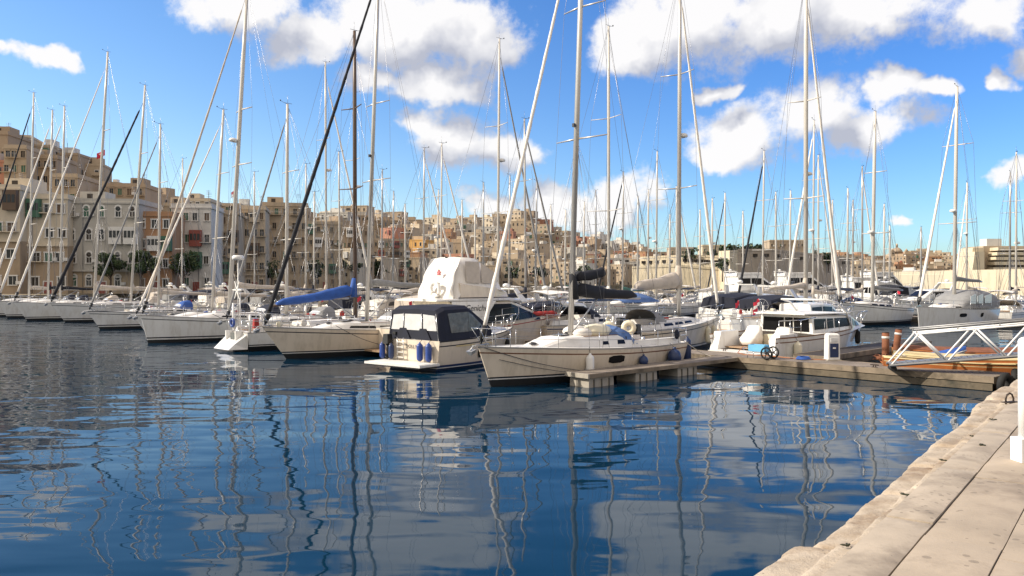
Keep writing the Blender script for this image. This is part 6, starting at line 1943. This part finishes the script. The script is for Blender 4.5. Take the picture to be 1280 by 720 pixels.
# motor boats mixed in among the rows behind, filling the berths between the masts
fill = [(17.5, 3.2, 0), (21.5, 3.2, 0), (30.0, 3.2, 0), (34.5, 3.2, 0), (39.5, 3.2, 0), (54.0, 3.2, 0), (62.0, 3.2, 0), (66.5, 3.2, 0), (71.0, 3.2, 0), (77.0, 3.2, 0), (82.0, 3.2, 0)]
for i, (tt, off, _) in enumerate(fill):
    cruiser('white motor cruiser with a %s canopy, %s from the right behind the main pontoon' % (('navy', 'grey', 'beige', 'white')[i % 4], ORD[i]), berth(tt, off), A_OUT, L=8.5 + (i % 3), B=3.2, roof_z=2.4 + .15 * (i % 3), canvas=('navy_canvas', 'grey_canvas', 'beige_canvas', 'white_canvas')[i % 4],
            group='motor cruisers behind the main pontoon', hull=('gelcoat', 'cream_gelcoat')[i % 2])
# ------------------------------------------------------------------ on and around the pontoon
# power and water pedestal
p = ground(1040, 450, .5)
t = thing('power_pedestal', 'white pedestal with a dark blue panel standing on the main pontoon', 'pedestal', (p.x, p.y, .5), .05)
m = MB(); m.box((0, 0, .46), (.50, .42, .92), 'white_plastic', taper=.95)
m.loft([[(q * x_, q2 * y_, z) for x_, y_ in ((-.24, -.2), (.24, -.2), (.24, .2), (-.24, .2))] for z, q, q2 in ((.92, .99, .99), (1.06, .97, .97), (1.13, .7, .7))], 'white_plastic', smooth=False); m.build('housing', t)
m = MB(); m.box((0, -.207, .42), (.36, .03, .58), 'navy_plastic'); m.build('panel', t)
m = MB(); m.box((0, -.21, .86), (.30, .03, .16), 'vinyl'); m.build('lamp_window', t)
m = MB(); m.box((0, -.226, .52), (.12, .012, .06), 'white_plastic'); m.build('notice', t)
m = MB(); m.box((0, 0, .02), (.58, .5, .04), 'pontoon_concrete'); m.build('base', t)

# two wheeled trolley with a pale blue crate
p = ground(962, 449, .5)
a = math.atan2(RW.y, RW.x)
t = thing('hand_trolley', 'small handcart with two black spoked wheels parked on the main pontoon', 'trolley', (p.x, p.y, .5), a)
for x, y in ((0, -.32), (-.02, .32)):
    m = MB(); m.torus((x, y, .27), .235, .035, (0, 1, 0), 'rubber', n=22, k=7); w = m.build('wheel', t)
    m = MB(); m.disc((x, y, .27), .05, (0, 1, 0), .08, 'black_plastic')
    for k in range(5):
        q = 2 * math.pi * k / 5
        m.tube([(x, y, .27), (x + .22 * math.cos(q), y, .27 + .22 * math.sin(q))], .022, 'black_plastic', n=5)
    m.build('spokes', w)
MB().tube([(0, -.32, .27), (-.02, .32, .27)], .018, 'steel').build('axle', t)
m = MB()
for y in (-.25, .25):
    m.tube([(-.1, y, .30), (.95, y, .26), (1.15, y, .42)], .016, 'steel', n=5); m.tube([(.9, y, .26), (.9, y, 0.0)], .016, 'steel', n=5)
m.tube([(1.15, -.25, .42), (1.15, .25, .42)], .016, 'steel', n=5); m.build('frame', t)
t2 = thing('crate', 'pale blue crate lying on the handcart behind the open backed cruiser', 'crate', world(t, (.5, 0, .3)), a)
m = MB(); m.box((0, 0, .02), (.75, .44, .03), 'pale_blue')
for sx, sy, lx, ly in ((0, -.21, .75, .03), (0, .21, .75, .03), (-.36, 0, .03, .39), (.36, 0, .03, .39)):
    m.box((sx, sy, .16), (lx, ly, .26), 'pale_blue')
m.build('body', t2)

# brown mooring posts
for i, (px, py, tp) in enumerate(((1107, 452, 416), (1119, 445, 412))):
    p = ground(px, py, .45); h = EYE + (HOR - tp) / F * p.y - .45
    t = thing('mooring_post', ('rusty brown mooring post with a pale band at the foot of the gangway' if i == 0 else 'leaning rusty mooring post just behind the upright one at the gangway'), 'mooring post', (p.x, p.y, .45), 0)
    lean = 0 if i == 0 else .16
    MB().tube([(0, 0, -1.2), (lean * .5, 0, h * .5), (lean, 0, h)], .145, 'rust', n=12).build('shaft', t)
    MB().tube([(lean * .8, 0, h * .80), (lean * .88, 0, h * .88)], .152, 'white_trim', n=12).build('band', t)
    MB().tube([(lean, 0, h), (lean, 0, h + .04)], [.15, .12], 'iron', n=12).build('cap', t)
# heap of rope and nets at their feet
for i, (px, py, c) in enumerate(((1103, 452, 'rust'), (1112, 455, 'orange_paint'), (1124, 452, 'beige_canvas'), (1130, 447, 'rope_dark'))):
    p = ground(px, py, .5); rnd = random.Random(i); m = MB(); pts = []
    for k in range(60):
        q = k * .55; rr = rnd.uniform(.12, .36)
        pts.append((rr * math.cos(q), rr * math.sin(q), .04 + .30 * (k / 60) * (1 - rr) + rnd.uniform(0, .05)))
    m.tube(pts, .03, c, n=5)
    s = m.build('rope_coil'); s.location = (p.x, p.y, .5)
    tag(s, ('rust coloured', 'orange', 'buff', 'black')[i] + ' heap of coiled rope at the foot of the mooring posts', 'rope')

# gangway: aluminium walkway between two trusses
g0 = ground(1112, 456, .75); g1 = Vector((21.0, 26.6, 2.25))
d = Vector((g1.x - g0.x, g1.y - g0.y, 0)); ln = d.length; ga = math.atan2(d.y, d.x)
t = thing('gangway', 'white zigzag trussed gangway with grey rails rising from the pontoon to the quay', 'gangway', (g0.x, g0.y, .72), ga)
def gz(x): return .85 * x / ln
HT = 1.08; bays = 3
for y in (0, .85):
    m = MB(); m.tube([(0, y, gz(0)), (ln, y, gz(ln))], .06, 'grey_steel', n=6, smooth=False); m.build('bottom_chord', t)
    m = MB(); m.tube([(.9, y, HT + gz(.9)), (ln, y, HT + gz(ln))], .038, 'white_steel', n=6); m.tube([(.8, y, HT + gz(.8) + .16), (ln, y, HT + gz(ln) + .16)], .034, 'grey_steel', n=6)
    for k in range(6):
        x = lerp(.9, ln, k / 5); m.tube([(x, y, HT + gz(x)), (x, y, HT + gz(x) + .16)], .02, 'grey_steel', n=5)
    m.build('hand_rail', t)
    step = (ln - .1) / 8
    for k in range(8):
        x0 = .05 + k * step; x1 = x0 + step
        if k % 2 == 0: a_, b_ = (x0, gz(x0)), (x1, HT + gz(x1))
        else: a_, b_ = (x0, HT + gz(x0)), (x1, gz(x1))
        MB().tube([(a_[0], y, a_[1]), (b_[0], y, b_[1])], .034, 'white_steel', n=8).build('brace', t)
m = MB(); n = int(ln / .2)
for k in range(n):
    x = ln * (k + .5) / n; m.box((x, .425, gz(x) + .05), (ln / n - .02, .75, .03), 'grey_steel')
m.build('walkway', t)
MB().tube([(.15, .05, -.12), (.15, .8, -.12)], .11, 'rubber', n=12).build('roller', t)

# long orange rowing boats afloat beyond the pontoon end
def row_boat(label, origin, head, L=8.5, B=1.6, z=.75, upper='orange_paint', lower='red_paint', inside='yellow_paint', cover=None):
    root = thing('rowing_boat', label, 'rowing boat', origin, head)
    h = Hull(L, B, z + .25, z, rake=.5, wt=.25, transom=0, flare=.8, full=2.2, smax=.5, sag=.16)
    m = MB()
    N = 22
    for s in (1, -1):
        rings = []
        for i in range(N + 1):
            u = i / N; t_ = h.zs(u); rings.append([h.pt(u, q, s) for q in (-.3, .05, t_ * .55, t_ * .82, t_ * .86, t_)])
        m.loft(rings, upper, closed=False, cap=False, mats=[lower, lower, upper, inside, upper])
    a = [h.pt(0, q, 1) for q in (-.3, .05, z * .55, z)]; b = [h.pt(0, q, -1) for q in (-.3, .05, z * .55, z)]
    m.loft([a, b], upper, closed=False, cap=False)
    m.build('hull', root)
    m = MB()
    for s in (1, -1):
        m.tube([h.pt(i / N, h.zs(i / N), s) for i in range(N + 1)], .035, inside, n=5)
    m.build('gunwale', root)
    if cover:
        m = MB(); m.loft([[(h.pt(u, h.zs(u)).x, h.hb(u) * k * .98, h.zs(u) + .05 + .16 * (1 - k * k)) for k in (-1, -.5, 0, .5, 1)] for u in [i / 14 for i in range(15)]], cover, closed=False, cap=False); m.build('deck_cover', root)
    else:
        m = MB(); m.loft([[(h.pt(u, h.zs(u)).x, h.hb(u) * k * .8, h.zs(u) - .35) for k in (-1, 0, 1)] for u in [i / 14 for i in range(15)]], 'varnish', closed=False, cap=False); m.build('floor_boards', root)
        for u in (.2, .38, .56, .74):
            x = h.pt(u, h.zs(u)).x; MB().box((x, 0, h.zs(u) - .12), (.24, h.hb(u) * 1.85, .04), 'varnish').build('thwart', root)
    return root
p = ground(1150, 466); hq = math.atan2(-.30, 1)
row_boat('long orange rowing boat with cream gunwale nearest to the pontoon end', Vector((14.6, 31.0, 0)), -.34, L=9.5, B=1.7, z=.85)
row_boat('varnished wooden rowing boat with a cream deck behind the orange one', Vector((15.8, 32.7, 0)), -.30, L=8.8, B=1.6, upper='varnish', lower='red_paint', inside='yellow_paint', cover='yellow_paint')
row_boat('farthest brown rowing boat under a dark cover beyond the gangway', Vector((17.4, 36.0, 0)), -.26, L=9.0, B=1.8, upper='varnish', lower='rust', inside='orange_paint', cover='rust')
row_boat('red bottomed tender lying by the quay behind the tyres', Vector((19.4, 28.4, 0)), -.5, L=6.0, B=1.7, z=.7, upper='red_paint', lower='red_paint', inside='orange_paint')
row_boat('small white dinghy with a blue tarpaulin seen through the gangway truss', Vector((17.2, 34.6, 0)), -.1, L=2.6, B=1.3, z=.55, upper='white_plastic', lower='white_plastic', inside='white_plastic', cover='blue_canvas')
# tyres on the corner of the pontoon
ends = [berth(-9.45, 0.15, .30), berth(-9.45, .75, .16), berth(-9.5, 1.4, .34)]
for i, e in enumerate(ends):
    o = MB().torus((0, 0, 0), .27, .12, (1, .0, 0), 'rubber', n=20, k=9).build('tyre')
    o.location = e - RW * .12; o.rotation_euler = (0, .12 * (i - 1), math.atan2(RW.y, RW.x) + .15 * (i - 1))
    tag(o, 'black tyre fender on the near end of the main pontoon, %s of three' % ('leftmost', 'middle', 'rightmost')[i], 'tyre', 'tyres on the pontoon end')

# mooring lines
def line(label, a, b, sag=.3, r=.014, m_='rope'):
    a, b = Vector(a), Vector(b); n = 12
    pts = [a.lerp(b, k / n) - a - Vector((0, 0, sag * math.sin(math.pi * k / n))) for k in range(n + 1)]
    o = MB().tube(pts, r, m_, n=5).build('mooring_line'); o.location = a
    return tag(o, label, 'rope', 'mooring lines')
line('thin mooring line from the bow of the nearest cream sloop back to its white fender', world(near, (LEN - .2, .12, 1.45)), world(near, (6.6, 1.78, .35)), .15, .012, 'rope_dark')
line('second lower line along the bow of the nearest cream sloop', world(near, (LEN - .75, .3, 1.0)), world(near, (6.3, 1.8, .22)), .1, .010, 'rope_dark')
line('dark mooring line slanting down the bow of the black furled sloop', world(y6, (L6 - 3.2, 1.35, 1.62)), world(y6, (L6 - 6.0, 1.95, .45)), .15, .014, 'rope_dark')
line('mooring line slanting over the long clean white hull', world(y4, (9.0, 1.6, 1.75)), world(y4, (5.6, 2.05, .5)), .15, .016, 'rope_dark')
line('pale mooring line from the cream yacht to the main pontoon', world(y10, (9.8, -1.1, 1.8)), berth(6.6, 2.1, .55), .1, .018)
line('pale stern line of the nearest sloop led to the finger pontoon', world(near, (.2, 1.2, 1.2)), berth(1.4, -.6, .5), .1, .016)
line('slack line hanging from the pontoon edge below the gangway', berth(-6.6, .05, .48), berth(-7.2, .02, .45), .35, .014)
for i, (tt, o_) in enumerate(((-1.0, .18), (-5.2, .18), (2.6, 2.3), (-7.6, 2.3))):
    t = thing('mooring_cleat', 'dark iron cleat bolted to the main pontoon, %s from its near end' % ORD[(2, 1, 3, 0)[i]], 'cleat', berth(tt, o_, .5), math.atan2(RW.y, RW.x), 'cleats on the main pontoon')
    m = MB(); m.tube([(-.16, 0, .10), (-.06, 0, .11), (.06, 0, .11), (.16, 0, .10)], [.016, .026, .026, .016], 'iron', n=7); m.build('horns', t)
    m = MB(); m.tube([(-.05, 0, 0), (-.04, 0, .1)], .022, 'iron', n=6); m.tube([(.05, 0, 0), (.04, 0, .1)], .022, 'iron', n=6); m.box((0, 0, .008), (.2, .1, .016), 'iron'); m.build('foot', t)

# flags flown high over the boats at the left
for lab, px, py, Y in (('small red and white flag flying high between two masts at the left', 127, 195, 84.0), ('white and red flag flying beside the tall mast of the long clean white sloop', 293, 241, 53.2)):
    p = at(px + 4, py - 8, Y)
    o = thing('signal_flag', lab, 'flag', p, math.pi)
    m = MB(); rings = []
    w, h = (.85, .62) if Y > 60 else (.42, .4)
    for i in range(9):
        u = i / 8; x = w * u; yy = .06 * math.sin(u * 7); zz = -.42 * u
        rings.append([(x, yy, zz), (x - .03, yy + .03, zz - h * .45), (x, yy, zz - h)])
    m.loft(rings, 'red_cloth', closed=False, cap=False, mats=['red_cloth', 'red_cloth' if Y > 60 else 'white_cloth', 'red_cloth']); m.build('cloth', o)
    if Y > 60:
        m = MB(); m.box((w * .45, -.035, -.19 - h * .5), (w * .9, .02, .12), 'white_cloth'); m.box((w * .4, -.035, -.17 - h * .5), (.12, .02, h * .9), 'white_cloth'); m.build('cross', o)
    MB().tube([(0, 0, -4), (0, 0, 3.0)], .012, 'wire', n=4).build('halyard', o)

# hose and shore power cables trailing from the pedestal
m = MB(); pts = []
for k in range(70):
    a = k * .42; rr = .30 - .0012 * k
    pts.append((rr * math.cos(a), rr * math.sin(a), .025 + .0016 * k))
m.tube(pts, .02, 'blue_canvas', n=6)
o = m.build('water_hose'); o.location = berth(-1.9, 1.1, .5); tag(o, 'coiled blue water hose lying on the main pontoon left of the white pedestal', 'hose')
for lab, pts in (('orange shore cable lying along the main pontoon from the pedestal to the open backed cruiser', [berth(-2.7, 1.45, .53), berth(-1.4, 1.2, .515), berth(-.2, 1.5, .515), berth(1.0, 1.3, .515), berth(1.6, 1.8, .53), berth(1.7, 2.5, .8)]),):
    p0 = pts[0]; q = []
    for a, b in zip(pts, pts[1:]):
        for k in range(5): q.append(a.lerp(b, k / 5) - p0)
    q.append(pts[-1] - p0)
    o = MB().tube(q, .016, 'orange_paint', n=5).build('power_cable'); o.location = p0; tag(o, lab, 'cable')
